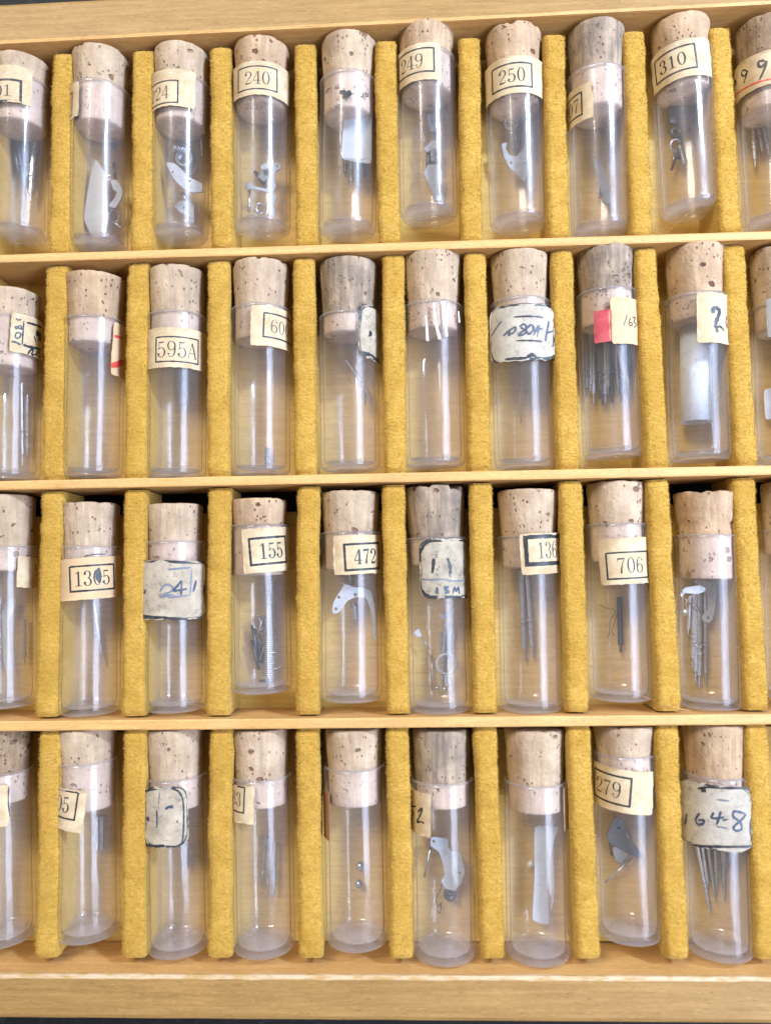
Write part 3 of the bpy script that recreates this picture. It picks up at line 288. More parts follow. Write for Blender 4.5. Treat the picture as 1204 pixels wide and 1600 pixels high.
# ------------------------------------------------------------------ table and tray
o = mesh_obj('table_surface', *box(-260, 260, -260, 300, -14, -4.2), TABLE); tag(o, kind='structure')
tray = bpy.data.objects.new('collectors_tray', None); COL.objects.link(tray); tray.location = (0, 0, -4 * S)
tag(tray, 'pale wooden collector\'s tray with mustard velvet strips holding four rows of corked vials', 'tray')
def tpart(name, vf, mat, **k):
    v, f = vf; o = mesh_obj(name, [(x, y, z + 4) for x, y, z in v], f, mat, tray, **k); return o
rnd = random.Random(5)
def plank(name, pts, z0, z1, mat, bev=.5, edge=None, chips=0.0, seed=0):
    """plank with plan outline pts (4 corners, ccw: inner-left, inner-right, outer-right, outer-left), softened long edges and a fine subdivision along its length"""
    a, b, c, d = [Vector((*p, 0)) for p in pts]; n = 220; V, F, MI = [], [], []
    prof = [(0, z0), (0, z1 - bev), (.03, z1 - bev * .35), (bev, z1), (-bev, z1), (-.03, z1 - bev * .35), (-1e-3, z1 - bev), (-1e-3, z0)]
    for i in range(n + 1):
        t = i / n; p, q = a.lerp(b, t), d.lerp(c, t); w_ = (q - p).length; u = (q - p) / w_
        for k, (off, z) in enumerate(prof):
            ch = chips * max(0, noise.noise((i * .22, k * .3, seed)) + .1) if k in (2, 3) else 0
            wob = .05 * noise.noise((i * .11, k, seed + 3))
            s_ = off if off >= 0 else w_ + off
            P = p + u * (s_ + (ch if k == 3 else ch * .3)); V.append((P.x, P.y + wob, z - (ch * .5 if k == 2 else 0)))
    m = len(prof)
    for i in range(n):
        for k in range(m - 1):
            F.append((i * m + k, i * m + k + 1, (i + 1) * m + k + 1, (i + 1) * m + k)); MI.append(0 if not edge else 2 if k == 0 else 1 if k in (1, 2) else 0)
    F.append(tuple(range(m))); F.append(tuple(n * m + k for k in range(m))[::-1]); MI += [0, 0]
    v, f = V, F
    o = tpart(name, (v, f), mat, mats=[mat, edge or mat, RAIL], midx=MI); fix_normals(o); return o
XL, XR = -74.0, 82.0
plank('outer_board', [(XL - 6, 89.7), (XR + 6, 91.7), (XR + 6, 98.3), (XL - 6, 96.6)], -4, 10.5, BOARD, .45, RAIL, .15, 1)
plank('outer_board', [(XR + 6, -58.6), (XL - 6, -58.3), (XL - 6, -64.5), (XR + 6, -65.0)], -4, 10.5, BOARD, .55, WORN, .22, 2)
tpart('end_board', box(XL - 6, XL, -58.1, 89.5, -3.99, 10.4), BOARD); tpart('end_board', box(XR, XR + 6, -58.1, 89.5, -3.99, 10.4), BOARD)
RY = [52.96, 15.63, -21.95]; RW = [1.35, 1.45, 1.55]
for i, (y, w_) in enumerate(zip(RY, RW)):
    plank('shelf_rail', [(XL + .02, y - w_ / 2), (XR - .02, y - w_ / 2), (XR - .02, y + w_ / 2), (XL + .02, y + w_ / 2)], .002, 10, RAIL, .22, None, .08, 10 + i)
for y0_, y1_ in ((RY[0], 91.6), (RY[1], RY[0] - .2), (RY[2], RY[1] - 4.2), (-58.25, RY[2] - 3.0)):      # floor cut short below two rails, open slots added to darken those gaps
    tpart('floor_panel', box(XL + .01, XR - .01, y0_, y1_, -2.2, 0), FLOOR)
ROWSPAN = [(RY[0] + .85, 89.0), (RY[1] + .9, RY[0] - .85), (RY[2] + 1.1, RY[1] - .95), (-56.9, RY[2] - 1.0)]
def divider_mesh(length, seed):
    """one velvet covered strip: rounded top, uneven flanks, pile of short fibres"""
    r = random.Random(seed); hw, zt = 1.76, 9.1; V, F = [], []
    prof = [(-hw + .3, 0.01), (-hw + .28, 3), (-hw + .2, 6), (-hw, 7.9), (-hw + .06, 8.6), (-hw + .3, 9.0), (-.9, 9.14), (0, 9.16), (.9, 9.14), (hw - .3, 9.0), (hw - .06, 8.6), (hw, 7.9), (hw - .2, 6), (hw - .28, 3), (hw - .3, .01)]
    m, n = len(prof), 90
    for i in range(n + 1):
        y = -length / 2 + length * i / n; e = min(i, n - i) / 3.0; droop = max(0, 1 - e) ** 2
        for k, (x, z) in enumerate(prof):
            d = .13 * noise.noise((x * .9 + seed * 7, y * .55, z * .6)) + .07 * noise.noise((x * 3 + seed, y * 2.4, z * 2)) + .10 * noise.noise((seed * 3, y * .22, x))
            V.append((x + (d if abs(x) > .7 else 0) * (1 if x > 0 else -1) + .12 * noise.noise((seed, y * .1, 0)), y, z + (d if z > 7 else 0) - droop * (.7 if z > 7 else 0)))
    for i in range(n):
        for k in range(m - 1): F.append((i * m + k, i * m + k + 1, (i + 1) * m + k + 1, (i + 1) * m + k))
    F.append(tuple(range(m))); F.append(tuple(n * m + k for k in range(m))[::-1])
    for q in range(4200):                          # pile
        i = r.random(); y = -length / 2 + length * i
        k = r.choice((2, 3, 3, 4, 4, 4, 5, 5, 5, 6, 6, 7, 7, 8, 8, 8, 9, 9, 9, 10, 10, 11)); t = r.random()
        ii = min(n, int(round(i * n))); a = Vector(V[ii * m + k]).lerp(Vector(V[ii * m + k + 1]), t); a.y = y
        nx = Vector((prof[k + 1][1] - prof[k][1], 0, prof[k][0] - prof[k + 1][0])); nx = -nx.normalized()
        if nx.z < -.3: nx = -nx
        if abs(a.x) > 1.2 and nx.x * a.x < 0: nx.x = -nx.x
        nx = (nx + Vector((r.uniform(-.5, .5), r.uniform(-.7, .7), r.uniform(-.4, .4)))).normalized()
        sd = Vector((r.uniform(-1, 1), r.uniform(-1, 1), r.uniform(-1, 1))).normalized() * .055
        L = r.uniform(.14, .36); b = len(V); V += [tuple(a + sd - nx * .1), tuple(a - sd - nx * .1), tuple(a + nx * L)]; F.append((b, b + 1, b + 2))
    return V, F
for ri, (y0, y1) in enumerate(ROWSPAN):
    protos = []
    for s_ in (0, 1, 2):
        v, f = divider_mesh(y1 - y0, 11 * ri + s_ + 1)
        protos.append(tpart('velvet_divider', ([(x, y, z - 4) for x, y, z in v], f), VELVET, smooth=True))
    xs = DIVIDER_X[ri]; xs = [xs[0] - 13.7] + xs + [xs[-1] + 13.7, ]
    for i, x in enumerate(xs):
        if i < 3: o = protos[i]
        else: o = protos[(i * 2 + ri) % 3].copy(); COL.objects.link(o); o.parent = tray
        o.location = (x * S, (y0 + y1) / 2 * S, 4 * S)
        o.rotation_euler = (0, 0, (math.pi if i % 2 else 0) + rnd.uniform(-.008, .008) + (-.0105 if ri == 0 and i > 5 else 0))

# ------------------------------------------------------------------ vials
RO, RI = 4.85, 4.22
def wrap(u, s, off, flat=None):
    """arc u (mm from the top line) and distance s along the tube -> point off above the glass"""
    if flat:
        u0, rr = flat; p0 = u0 / RO; t = (u - u0) / rr
        x, n_ = rr * math.sin(t), rr * (math.cos(t) - 1) + RO + off
        return (x * math.cos(p0) + n_ * math.sin(p0), s, -x * math.sin(p0) + n_ * math.cos(p0))
    a = u / RO; return ((RO + off) * math.sin(a), s, (RO + off) * math.cos(a))
def sheet(lab, off0, off1, flat=None, corner=.15, rough=.05, seed=0):
    u0, s0, w_, h, rot = lab; ca, sa = math.cos(R(rot)), math.sin(R(rot)); nx, ny = 40, 16; V, F = [], []
    def top(i, j):
        y = h * (j / ny - .5); hw = w_ / 2; e = abs(y) - (h / 2 - corner)
        if e > 0: hw -= corner - math.sqrt(max(0, corner ** 2 - e * e))
        x = hw * 2 * (i / nx - .5)
        if i in (0, nx): x += rough * noise.noise((seed, y * 1.3, i))
        if j in (0, ny): y += rough * noise.noise((seed + 5, x * 1.3, j))
        return u0 + x * ca - y * sa, s0 + x * sa + y * ca
    for off in (off1, off0):
        for j in range(ny + 1):
            for i in range(nx + 1):
                lift = .22 * max(0, noise.noise((seed, i * .12, j * .2))) if (i in (0, nx) or j in (0, ny)) else 0
                V.append(wrap(*top(i, j), off + lift, flat))
    K = (nx + 1) * (ny + 1); idx = lambda i, j: j * (nx + 1) + i
    for j in range(ny):
        for i in range(nx):
            F.append((idx(i, j), idx(i + 1, j), idx(i + 1, j + 1), idx(i, j + 1))); F.append(tuple(K + q for q in (idx(i, j + 1), idx(i + 1, j + 1), idx(i + 1, j), idx(i, j))))
    ring = [idx(i, 0) for i in range(nx)] + [idx(nx, j) for j in range(ny)] + [idx(i, ny) for i in range(nx, 0, -1)] + [idx(0, j) for j in range(ny, 0, -1)]
    for a, b in zip(ring, ring[1:] + ring[:1]): F.append((b, a, K + a, K + b))
    return V, F
def ribbon(pts, ws, off, flat=None, lim=None):
    """inked stroke through (u, s) points with the widths ws, laid just above a label"""
    V, F = [], []
    for i, p in enumerate(pts):
        d = Vector(pts[min(i + 1, len(pts) - 1)]) - Vector(pts[max(i - 1, 0)])
        d = d.normalized() if d.length > 1e-9 else Vector((1, 0)); nrm = Vector((-d.y, d.x)) * ws[i] / 2
        for q in (Vector(p) + nrm, Vector(p) - nrm):
            u, s_ = q
            if lim: u = max(lim[0], min(lim[1], u)); s_ = max(lim[2], min(lim[3], s_))
            V.append(wrap(u, s_, off, flat))
    for i in range(len(pts) - 1): F.append((2 * i, 2 * i + 1, 2 * i + 3, 2 * i + 2))
    return V, F
def path2(pts, n=7, closed=False):
    return [(v.x, v.y) for v in smooth_path([(*p, 0) for p in pts], n)]
# old-style printed figures: strokes as (x, y, width) in a cell 0.55 wide and 1 high
def arc(cx, cy, rx, ry, a0, a1, thick, thin, n=22):
    out = []
    for i in range(n + 1):
        a = R(a0 + (a1 - a0) * i / n); out.append((cx + rx * math.cos(a), cy + ry * math.sin(a), thin + (thick - thin) * abs(math.cos(a)) ** 1.6))
    return out
BALL = lambda x, y, r=.075: [(x - r, y, .02), (x - r * .6, y, r * 1.6), (x, y, r * 2), (x + r * .6, y, r * 1.6), (x + r, y, .02)]
GLYPH = {
 '0': [arc(.275, .5, .20, .475, 90, 450, .13, .045, 36)],
 '1': [[(.29, .02, .125), (.29, .5, .125), (.29, .97, .125)], [(.29, .96, .05), (.2, .87, .05), (.09, .84, .045)], [(.08, .025, .05), (.5, .025, .05)]],
 '2': [BALL(.115, .74), arc(.275, .73, .20, .245, 185, -40, .125, .045, 26) + [(.33, .45, .07), (.18, .25, .05), (.07, .06, .05)], [(.06, .065, .10), (.25, .075, .12), (.42, .055, .10)], [(.43, .05, .05), (.47, .14, .05), (.48, .24, .04)]],
 '3': [BALL(.11, .78), BALL(.10, .22), arc(.255, .745, .175, .23, 170, -90, .12, .045, 24), arc(.255, .265, .205, .25, 90, -170, .13, .045, 26)],
 '4': [[(.36, .02, .125), (.36, .5, .125), (.36, .98, .11)], [(.33, .97, .045), (.17, .62, .045), (.03, .28, .045)], [(.02, .27, .05), (.3, .27, .05), (.54, .27, .05)], [(.2, .025, .045), (.52, .025, .045)]],
 '5': [[(.12, .97, .05), (.12, .72, .05), (.11, .5, .05)], [(.12, .93, .10), (.3, .91, .11), (.45, .95, .06)], BALL(.10, .22), arc(.255, .31, .215, .29, 140, -165, .13, .045, 30)],
 '6': [arc(.28, .29, .20, .27, 90, 450, .125, .045, 32), BALL(.44, .8, .065), arc(.32, .5, .24, .475, 60, 200, .12, .045, 22)],
 '7': [[(.07, .95, .05), (.075, .82, .04), (.08, .72, .02)], [(.07, .93, .10), (.25, .91, .12), (.48, .95, .08)], [(.48, .95, .045), (.36, .65, .06), (.27, .3, .10), (.25, .02, .13)]],
 '8': [arc(.275, .735, .165, .235, 90, 450, .11, .045, 30), arc(.275, .265, .20, .245, 90, 450, .125, .05, 30)],
 '9': [arc(.27, .71, .20, .27, 90, 450, .125, .045, 32), BALL(.11, .2, .065), arc(.23, .5, .24, .475, -120, 20, .12, .045, 22)],
 'A': [[(.02, .03, .045), (.16, .5, .045), (.27, .97, .045)], [(.27, .96, .12), (.39, .5, .12), (.50, .03, .12)], [(.1, .34, .045), (.42, .34, .045)], [(-.05, .025, .045), (.11, .025, .045)], [(.39, .025, .045), (.6, .025, .045)]]}
def printed(text, frame, cx, size, adv, off, bold=1.0):
    u0, s0, w_, h, rot = frame; ca, sa = math.cos(R(rot)), math.sin(R(rot)); th = h * size; parts = []
    x0 = (cx - .5) * w_ - adv * len(text) / 2
    for k, ch in enumerate(text):
        for st in GLYPH[ch]:
            pts, ws = [], []
            if len(st) in (2, 3) :
                fine = []
                for a, b in zip(st, st[1:]):
                    for i in range(6): fine.append(tuple(a[q] + (b[q] - a[q]) * i / 6 for q in range(3)))
                st = fine + [st[-1]]
            for x, y, q in st:
                X = x0 + adv * k + x / .55 * adv * .92; Y = (y - .5) * th
                pts.append((u0 + X * ca - Y * sa, s0 + X * sa + Y * ca)); ws.append(q * th * bold * .82)
            parts.append(ribbon(pts, ws, off))
    return join(*parts)
def frame_lines(frame, wd, off, gaps=.0, seed=0):
    u0, s0, w_, h, rot = frame; ca, sa = math.cos(R(rot)), math.sin(R(rot)); r = random.Random(seed); parts = []
    hw, hh = w_ / 2, h / 2
    for a, b in (((-hw + gaps, hh), (hw - gaps * .3, hh)), ((hw, hh), (hw, -hh)), ((hw - gaps, -hh), (-hw + gaps * .3, -hh)), ((-hw, -hh), (-hw, hh - gaps * .4))):
        n = 30; pts, ws = [], []; ph = r.uniform(0, 9); ex = .5 * wd
        A, B = Vector(a), Vector(b); d = (B - A).normalized(); A -= d * ex; B += d * ex
        for i in range(n + 1):
            q = A.lerp(B, i / n); pts.append((u0 + q.x * ca - q.y * sa, s0 + q.x * sa + q.y * ca)); ws.append(wd * (1 + .25 * noise.noise((ph, i * .35, 0))))
        parts.append(ribbon(pts, ws, off + .002 * len(parts)))
    return join(*parts)

def vial_matrix(k):
    x, y, yaw, pitch, *_ = VIALS[k]
    d = Vector((-math.sin(yaw) * math.cos(pitch), math.cos(yaw) * math.cos(pitch), math.sin(pitch)))
    ex = d.cross(Vector((0, 0, 1))).normalized(); en = ex.cross(d)
    B = Vector((x, y, RO))
    m = Matrix((ex, d, en)).transposed().to_4x4(); m.translation = B * S
    return m, B, ex, d, en
# look of each vial: label words, cork, printed text (text, x centre, size, advance, boldness, frame line), label paper, flatness of the label
VL = {
'v1': ('corked vial at the left picture edge, label ending in 01, dark steel stems inside', 'pale'),
'v2': ('corked vial with a peeling label edge at left, pale paper tongue inside, beside label 224', 'pale'),
'v3': ('corked vial labelled 224 holding pale plates and a dark disc', 'pale'),
'v4': ('corked vial labelled 240 holding a thin branching metal bridge', 'tan'),
'v5': ('corked vial with an ink smudge on its cork and a folded bluish paper slip inside', 'pale'),
'v6': ('corked vial labelled 249 holding a column of small metal levers', 'tan'),
'v7': ('corked vial labelled 250 holding a Y-shaped metal lever', 'tan'),
'v8': ('greyish corked vial with a cut-off label ending 07 low on its left side', 'grey'),
'v9': ('tilted corked vial labelled 310 holding a dark clump of rings', 'tan'),
'v10': ('corked vial at the top right corner with handwritten 699 over a red line', 'brown'),
'w1': ('corked vial at the left edge with a sideways handwritten 1083 label', 'pale'),
'w2': ('empty corked vial with a tan red-lined label edge on its right side', 'tan'),
'w3': ('corked vial labelled 595A with a short grey stem inside', 'pale'),
'w4': ('corked vial labelled 600, chipped cork, only dark crumbs at its bottom', 'pale'),
'w5': ('grey corked vial with a black-edged white label scrap and bright slanted pins', 'grey'),
'w6': ('empty corked vial with white glue drips below its cork and no label', 'pale'),
'w7': ('corked vial with a rounded white label and smeared blue handwriting 14882', 'pale'),
'w8': ('corked vial with a tan label with red stripe, packed with many steel stems', 'grey'),
'w9': ('corked vial with a cream handwritten 2 label and a white paper roll inside', 'tan'),
'w10': ('corked vial cut by the right picture edge with a plain pale label', 'pale'),
'a1': ('corked left-edge vial with a tan label corner and a curled clear slip inside', 'pale'),
'a2': ('corked vial labelled 1305 with a blotted figure and one slim stem inside', 'pale'),
'a3': ('corked vial with a rounded black-edged white label and faint blue handwriting', 'pale'),
'a4': ('corked vial labelled 155 holding a long coil spring and thin rings', 'tan'),
'a5': ('corked vial labelled 472 holding a curved yoke lever with holes', 'pale'),
'a6': ('vial with crumbling dark cork, stained white label with 11, ring-shaped hand inside', 'grey'),
'a7': ('corked vial labelled 1361 in a thick black frame, two long stems inside', 'pale'),
'a8': ('corked vial labelled 706 holding one threaded stem and fine wire', 'pale'),
'a9': ('unlabelled vial with a broken banded cork, bracket plate and stems inside', 'tan'),
'a10': ('corked vial cut off by the right picture edge beside the bracket plate vial', 'pale'),
'b1': ('corked vial at the left edge of the bottom row with a pale label edge', 'brown'),
'b2': ('corked vial labelled 705, its label slanted and wrapping to the left', 'pale'),
'b3': ('corked vial with a small rounded grey-white label reading 15 on its left', 'pale'),
'b4': ('corked vial with a label ending 83 and three fine stems inside', 'pale'),
'b5': ('corked vial with a brown label edge at left and two tiny steel balls inside', 'pale'),
'b6': ('grey corked vial with handwritten 52 label and a broad notched plate inside', 'grey'),
'b7': ('unlabelled looking corked vial holding a curved white strip with handwriting', 'pale'),
'b8': ('corked vial labelled 279 with a slanted label, slotted block inside', 'pale'),
'b9': ('corked vial with a rounded white label handwritten 1648, slanted pins inside', 'tan')}
TXT = {'v1': ('201', .5, .55, 1.5, 1.3, .32), 'v3': ('224', .5, .6, 1.5, .9, .2), 'v4': ('240', .52, .58, 1.45, 1.0, .2), 'v6': ('249', .43, .6, 1.5, 1.0, .24),
 'v2': ('', .5, .6, 1.5, 1, .2), 'v7': ('250', .52, .6, 1.5, 1.1, .24), 'v8': ('207', .63, .62, 1.45, 1.0, .22), 'v9': ('310', .47, .56, 1.5, 1.3, .25),
 'w3': ('595A', .5, .66, 1.62, .85, .2), 'w4': ('600', .44, .58, 1.4, .85, .22), 'a2': ('1305', .5, .62, 1.4, 1.1, .25), 'a4': ('155', .55, .62, 1.4, 1.2, .3), 'a5': ('472', .55, .6, 1.36, 1.5, .3),
 'a7': ('1361', .50, .62, 1.30, .9, .55), 'a8': ('706', .53, .62, 1.45, 1.0, .22), 'b2': ('705', .55, .6, 1.35, 1.0, .22), 'b4': ('283', .67, .58, 1.15, .8, .2), 'b8': ('279', .46, .58, 1.5, .95, .25)}
PAPER = {'v10': (CREAM, 0), 'w1': (CREAM, 0), 'w2': (TANP, 0), 'w5': (SKIN, 1.25), 'w7': (SKIN2, 1.5), 'w8': (TANP, 0), 'w10': (SLIP, 0), 'a2': (TANP, 0), 'a3': (SKIN, 1.5), 'a6': (SKIN3, 1.02), 'b3': (SKIN, 1.3), 'b5': (BROWN, 0), 'b7': (TANP, 0), 'b9': (SKIN2, 1.5)}
CHIP_AMT = {'a6': 1.0, 'w4': .5, 'v6': .4, 'w8': .5, 'a9': .8, 'v2': .35, 'v7': .5, 'a4': .15}
def build_vial(k):
    x, y, yaw, pitch, LG_, CB, CT_ = VIALS[k]; m, B, ex, d, en = vial_matrix(k)
    root = bpy.data.objects.new('glass_vial', None); COL.objects.link(root); root.matrix_world = m
    tag(root, VL[k][0], 'vial', 'corked glass vials in the tray')
    L = LG_
    prof = [(0, 1.0), (2.6, .95), (3.7, 1.05), (4.1, 1.4), (RI, 2.1), (RI, L - .8), (4.3, L - .2), (4.42, L + .02), (4.72, L + .04), (4.93, L - .16), (4.98, L - .40), (4.92, L - .68), (RO, L - 1.0), (RO, 1.3), (4.78, .65), (4.52, .22), (4.0, .02), (3.2, .04), (1.8, .30), (0, .42)]
    o = mesh_obj('glass_tube', *lathe(prof, 64), GLASS, root, smooth=True); fix_normals(o)
    sd = sum(map(ord, k)) * 1.37; r = random.Random(k); chip = CHIP_AMT.get(k, .12)
    rb, rt = RI - .03, r.uniform(4.55, 4.85); rings = [(0, CB)] ; ns = 22
    if pitch > .03: rt = min(rt, 4.75)
    rings += [(rb * .8, CB), (rb - .15, CB + .04), (rb, CB + .25)]
    H = CT_ - CB
    for i in range(1, ns): 
        s_ = CB + .25 + (H - .4) * i / ns; rr = rb if s_ < L - .3 else rb + .05 + (rt - rb) * min(1, (s_ - L + .3) / max(1, CT_ - L))
        rings.append((min(rr, RI - .02) if s_ < L else rr, s_))
    rings += [(rt, CT_ - .28), (rt - .08, CT_ - .1), (rt - .35, CT_), (rt * .6, CT_ + .03), (0, CT_)]
    nr = len(rings)
    def jit(i, a, rr, s_):
        ca_, sa_ = math.cos(a), math.sin(a)
        d_ = .06 * noise.noise((ca_ * 2.2 + sd, sa_ * 2.2, s_ * .5)) + .03 * noise.noise((ca_ * 7 + sd, sa_ * 7, s_ * 2))
        if s_ < L: d_ = min(0, d_) * .4
        if k == 'a9' and s_ > L: d_ -= .30 * math.exp(-((s_ - L - 1.5) / .45) ** 2) - .1 * math.exp(-((s_ - L - 2.6) / .5) ** 2)
        top = max(0, (s_ - (CT_ - 1.4)) / 1.4)
        c_ = max(0, noise.noise((ca_ * 2.6 + sd * 2, sa_ * 2.6, 3)) + .6 * noise.noise((ca_ * 8 + sd, sa_ * 8, 1)) - .05) * chip * 1.8 * top
        return max(.05, rr * (1 - .08 * c_) + d_), s_ - c_
    cv, cf = lathe(rings, 56, jit)                  # faces inside the neck get the paler cork with painted-in glass glare
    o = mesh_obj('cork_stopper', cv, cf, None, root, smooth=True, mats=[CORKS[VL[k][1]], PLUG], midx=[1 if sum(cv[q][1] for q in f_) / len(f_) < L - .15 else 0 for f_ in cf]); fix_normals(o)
    if VL[k][1] == 'grey': o['label'] = 'greyed weathered cork'
    if k == 'a9': o['label'] = 'broken cork with a worn waist'
    lab = LABELS.get(k); lo = None; flat = None
    if lab and 'label' in lab:
        pm, fl = PAPER.get(k, (CREAM, 0)); q = lab['label']
        if fl: flat = (q[0], RO * fl)
        lo = mesh_obj('paper_label', *sheet(q, .03, .11, flat, 1.7 if fl else .15, .24 if fl else .10, sd), pm, root, smooth=False)
        if fl:                                       # grimy inked border of the stiff white labels
            u, s_, w_, h, rot = q; c_ = 1.7; hw, hh = w_ / 2 - .16, h / 2 - .16; ring = []
            for cx, cy, a0 in ((hw - c_, hh - c_, 0), (-hw + c_, hh - c_, 90), (-hw + c_, -hh + c_, 180), (hw - c_, -hh + c_, 270)):
                ring += [(cx + c_ * math.cos(R(a0 + 15 * t)), cy + c_ * math.sin(R(a0 + 15 * t))) for t in range(7)]
            ring.append(ring[0]); fine = []
            for a, b in zip(ring, ring[1:]):
                nn = max(1, int((Vector(b) - Vector(a)).length / .3)); fine += [tuple(Vector(a).lerp(Vector(b), t / nn)) for t in range(nn)]
            fine.append(ring[0]); ca, sa = math.cos(R(rot)), math.sin(R(rot)); pts, ws = [], []
            for i, (x_, y_) in enumerate(fine):
                j = .10 * noise.noise((sd, i * .5, 1)); x_, y_ = x_ * (1 - j / 5), y_ * (1 - j / 5)
                pts.append((u + x_ * ca - y_ * sa, s_ + x_ * sa + y_ * ca)); ws.append(max(.03, (.20 if k != 'a6' else .34) * (1 + 1.6 * noise.noise((sd + 4, i * .21, 2)))))
            mesh_obj('inked_edge', *ribbon(pts, ws, .116, flat), INKS['k'], lo)
        if 'band' in lab:
            mesh_obj('red_band', *sheet(lab['band'], .02, .105, None, .08, .06, sd + 1), REDP, lo)
            u, s_, w_, h, _ = lab['band']
            mesh_obj('red_stripe', *sheet([u + w_ / 2 - .35, s_, .10, h, 0], .106, .112, None, .01, .01, sd), CREAM, lo)
    if k in TXT and 'frame' in lab:
        t, cx, size, adv, bold, fw = TXT[k]; fr = lab['frame']
        mesh_obj('printed_border', *frame_lines(fr, fw * 1.2, .118, .22 if fw < .3 else 0, sum(map(ord, k))), INKS['p'], lo)
        if t: mesh_obj('printed_number', *printed(t, fr, cx, size, adv, .122, bold), INKS['p'], lo)
    if k in INK:
        by = {}
        for n_, (w_, pts) in enumerate(INK[k]):
            c = 'k'
            if isinstance(w_, str): c, w_ = w_[0], float(w_[1:])
            if c == 'k' and PAPER.get(k, (0, 0))[1] and w_ < .45: w_ *= 1.45
            if len(pts) > 2: pp = path2(pts, 7)
            else: pp = [tuple(Vector(pts[0]).lerp(Vector(pts[1]), i / 8)) for i in range(9)]
            ws = [w_ * (.85 + .5 * noise.noise((n_ * 3.3 + sd, i * .45, 0))) * (1 if w_ > .8 else min(1, .6 + .25 * min(i, len(pp) - 1 - i))) for i in range(len(pp))]
            lim = None
            if lo is not None:
                q = lab['label']
                if flat: lim = (q[0] - q[2] / 2 + .1, q[0] + q[2] / 2 - .1, q[1] - q[3] / 2 - .1, q[1] + q[3] / 2 + .1)
            by.setdefault(c, []).append(ribbon(pp, ws, (.125 + .003 * n_) if lo is not None else .02 + .003 * n_, flat, lim))
        for c, parts in by.items():
            mesh_obj({'r': 'red_line', 'f': 'faded_mark'}.get(c, 'handwriting'), *join(*parts), INKS[c], lo if lo is not None else root)
    if k == 'w6':
        for w_, pts in GLUE:
            pp = path2(pts, 8); n_ = len(pp)
            V, F = tube([wrap(u, s_, .05) for u, s_ in pp], w_ * .5, 8, [(i / 16, .55 + .5 * (i / 16)) for i in range(17)])
            mesh_obj('glue_drip', V, F, GLUEM, root, smooth=True)
    return root
for k in VIALS: build_vial(k)

# ------------------------------------------------------------------ loose watch parts and slips inside the vials
WHERE = {'v1': 'left-edge top-row vial with label ending 01', 'v2': 'vial with a peeling label edge', 'v3': 'vial labelled 224 beside the peeling-label vial', 'v4': 'top-row vial labelled 240 with a branching bridge', 'v5': 'ink-smudged top-row vial',
 'v6': 'vial labelled 249 with a column of levers', 'v7': 'vial labelled 250 with the forked lever', 'v8': 'grey-corked vial with label ending 07', 'v9': 'tilted vial labelled 310', 'v10': 'top right corner vial with the red underline', 'w1': 'left-edge vial with sideways handwriting',
 'w3': 'vial with full-width label 595A', 'w4': 'vial labelled 600 with chipped cork', 'w5': 'grey-corked vial with black-edged label scrap', 'w7': 'vial with smeared blue white label', 'w8': 'vial with red-striped label', 'w9': 'vial with big handwritten 2', 'w10': 'vial cut by the right edge',
 'a1': 'left edge vial with tan label corner', 'a2': 'vial with the blotted figure on its label', 'a3': 'vial with faint blue-inked white label', 'a4': 'vial labelled 155 with the long spring', 'a5': 'vial labelled 472 with the yoke lever', 'a6': 'vial with stained black-edged label', 'a7': 'vial with thick-framed label 1361',
 'a8': 'vial labelled 706 with fine wire', 'a9': 'vial with broken banded cork', 'b2': 'vial with slanted left-wrapped label 705', 'b3': 'vial with small grey-white label 15', 'b4': 'vial with cut-off label 83, bottom row', 'b5': 'vial with brown label edge', 'b6': 'vial with handwritten tan 52 label', 'b7': 'vial with handwritten strip',
 'b8': 'vial labelled 279 with the slotted block', 'b9': 'vial with rounded white label 1648'}
NAME = {'stem': ('winding_stem', 'stem', 'slim steel stem'), 'rod': ('metal_pin', 'pin', 'thin bright pin'), 'plate': ('metal_lever', 'lever', 'flat steel lever plate'), 'ring': ('metal_ring', 'ring', 'small metal ring'),
 'disc': ('metal_disc', 'disc', 'small dark disc'), 'coil': ('coil_spring', 'spring', 'coiled steel spring'), 'screw': ('metal_screw', 'screw', 'grooved steel screw'), 'wire': ('fine_wire', 'wire', 'bent hair-fine wire'),
 'slip': ('paper_slip', 'paper slip', 'pale paper slip'), 'roll': ('paper_roll', 'paper roll', 'white rolled paper tube'), 'chip': ('crystal_chip', 'crystal', 'tiny clear crystal chip'), 'block': ('slotted_block', 'metal block', 'bright slotted metal block')}
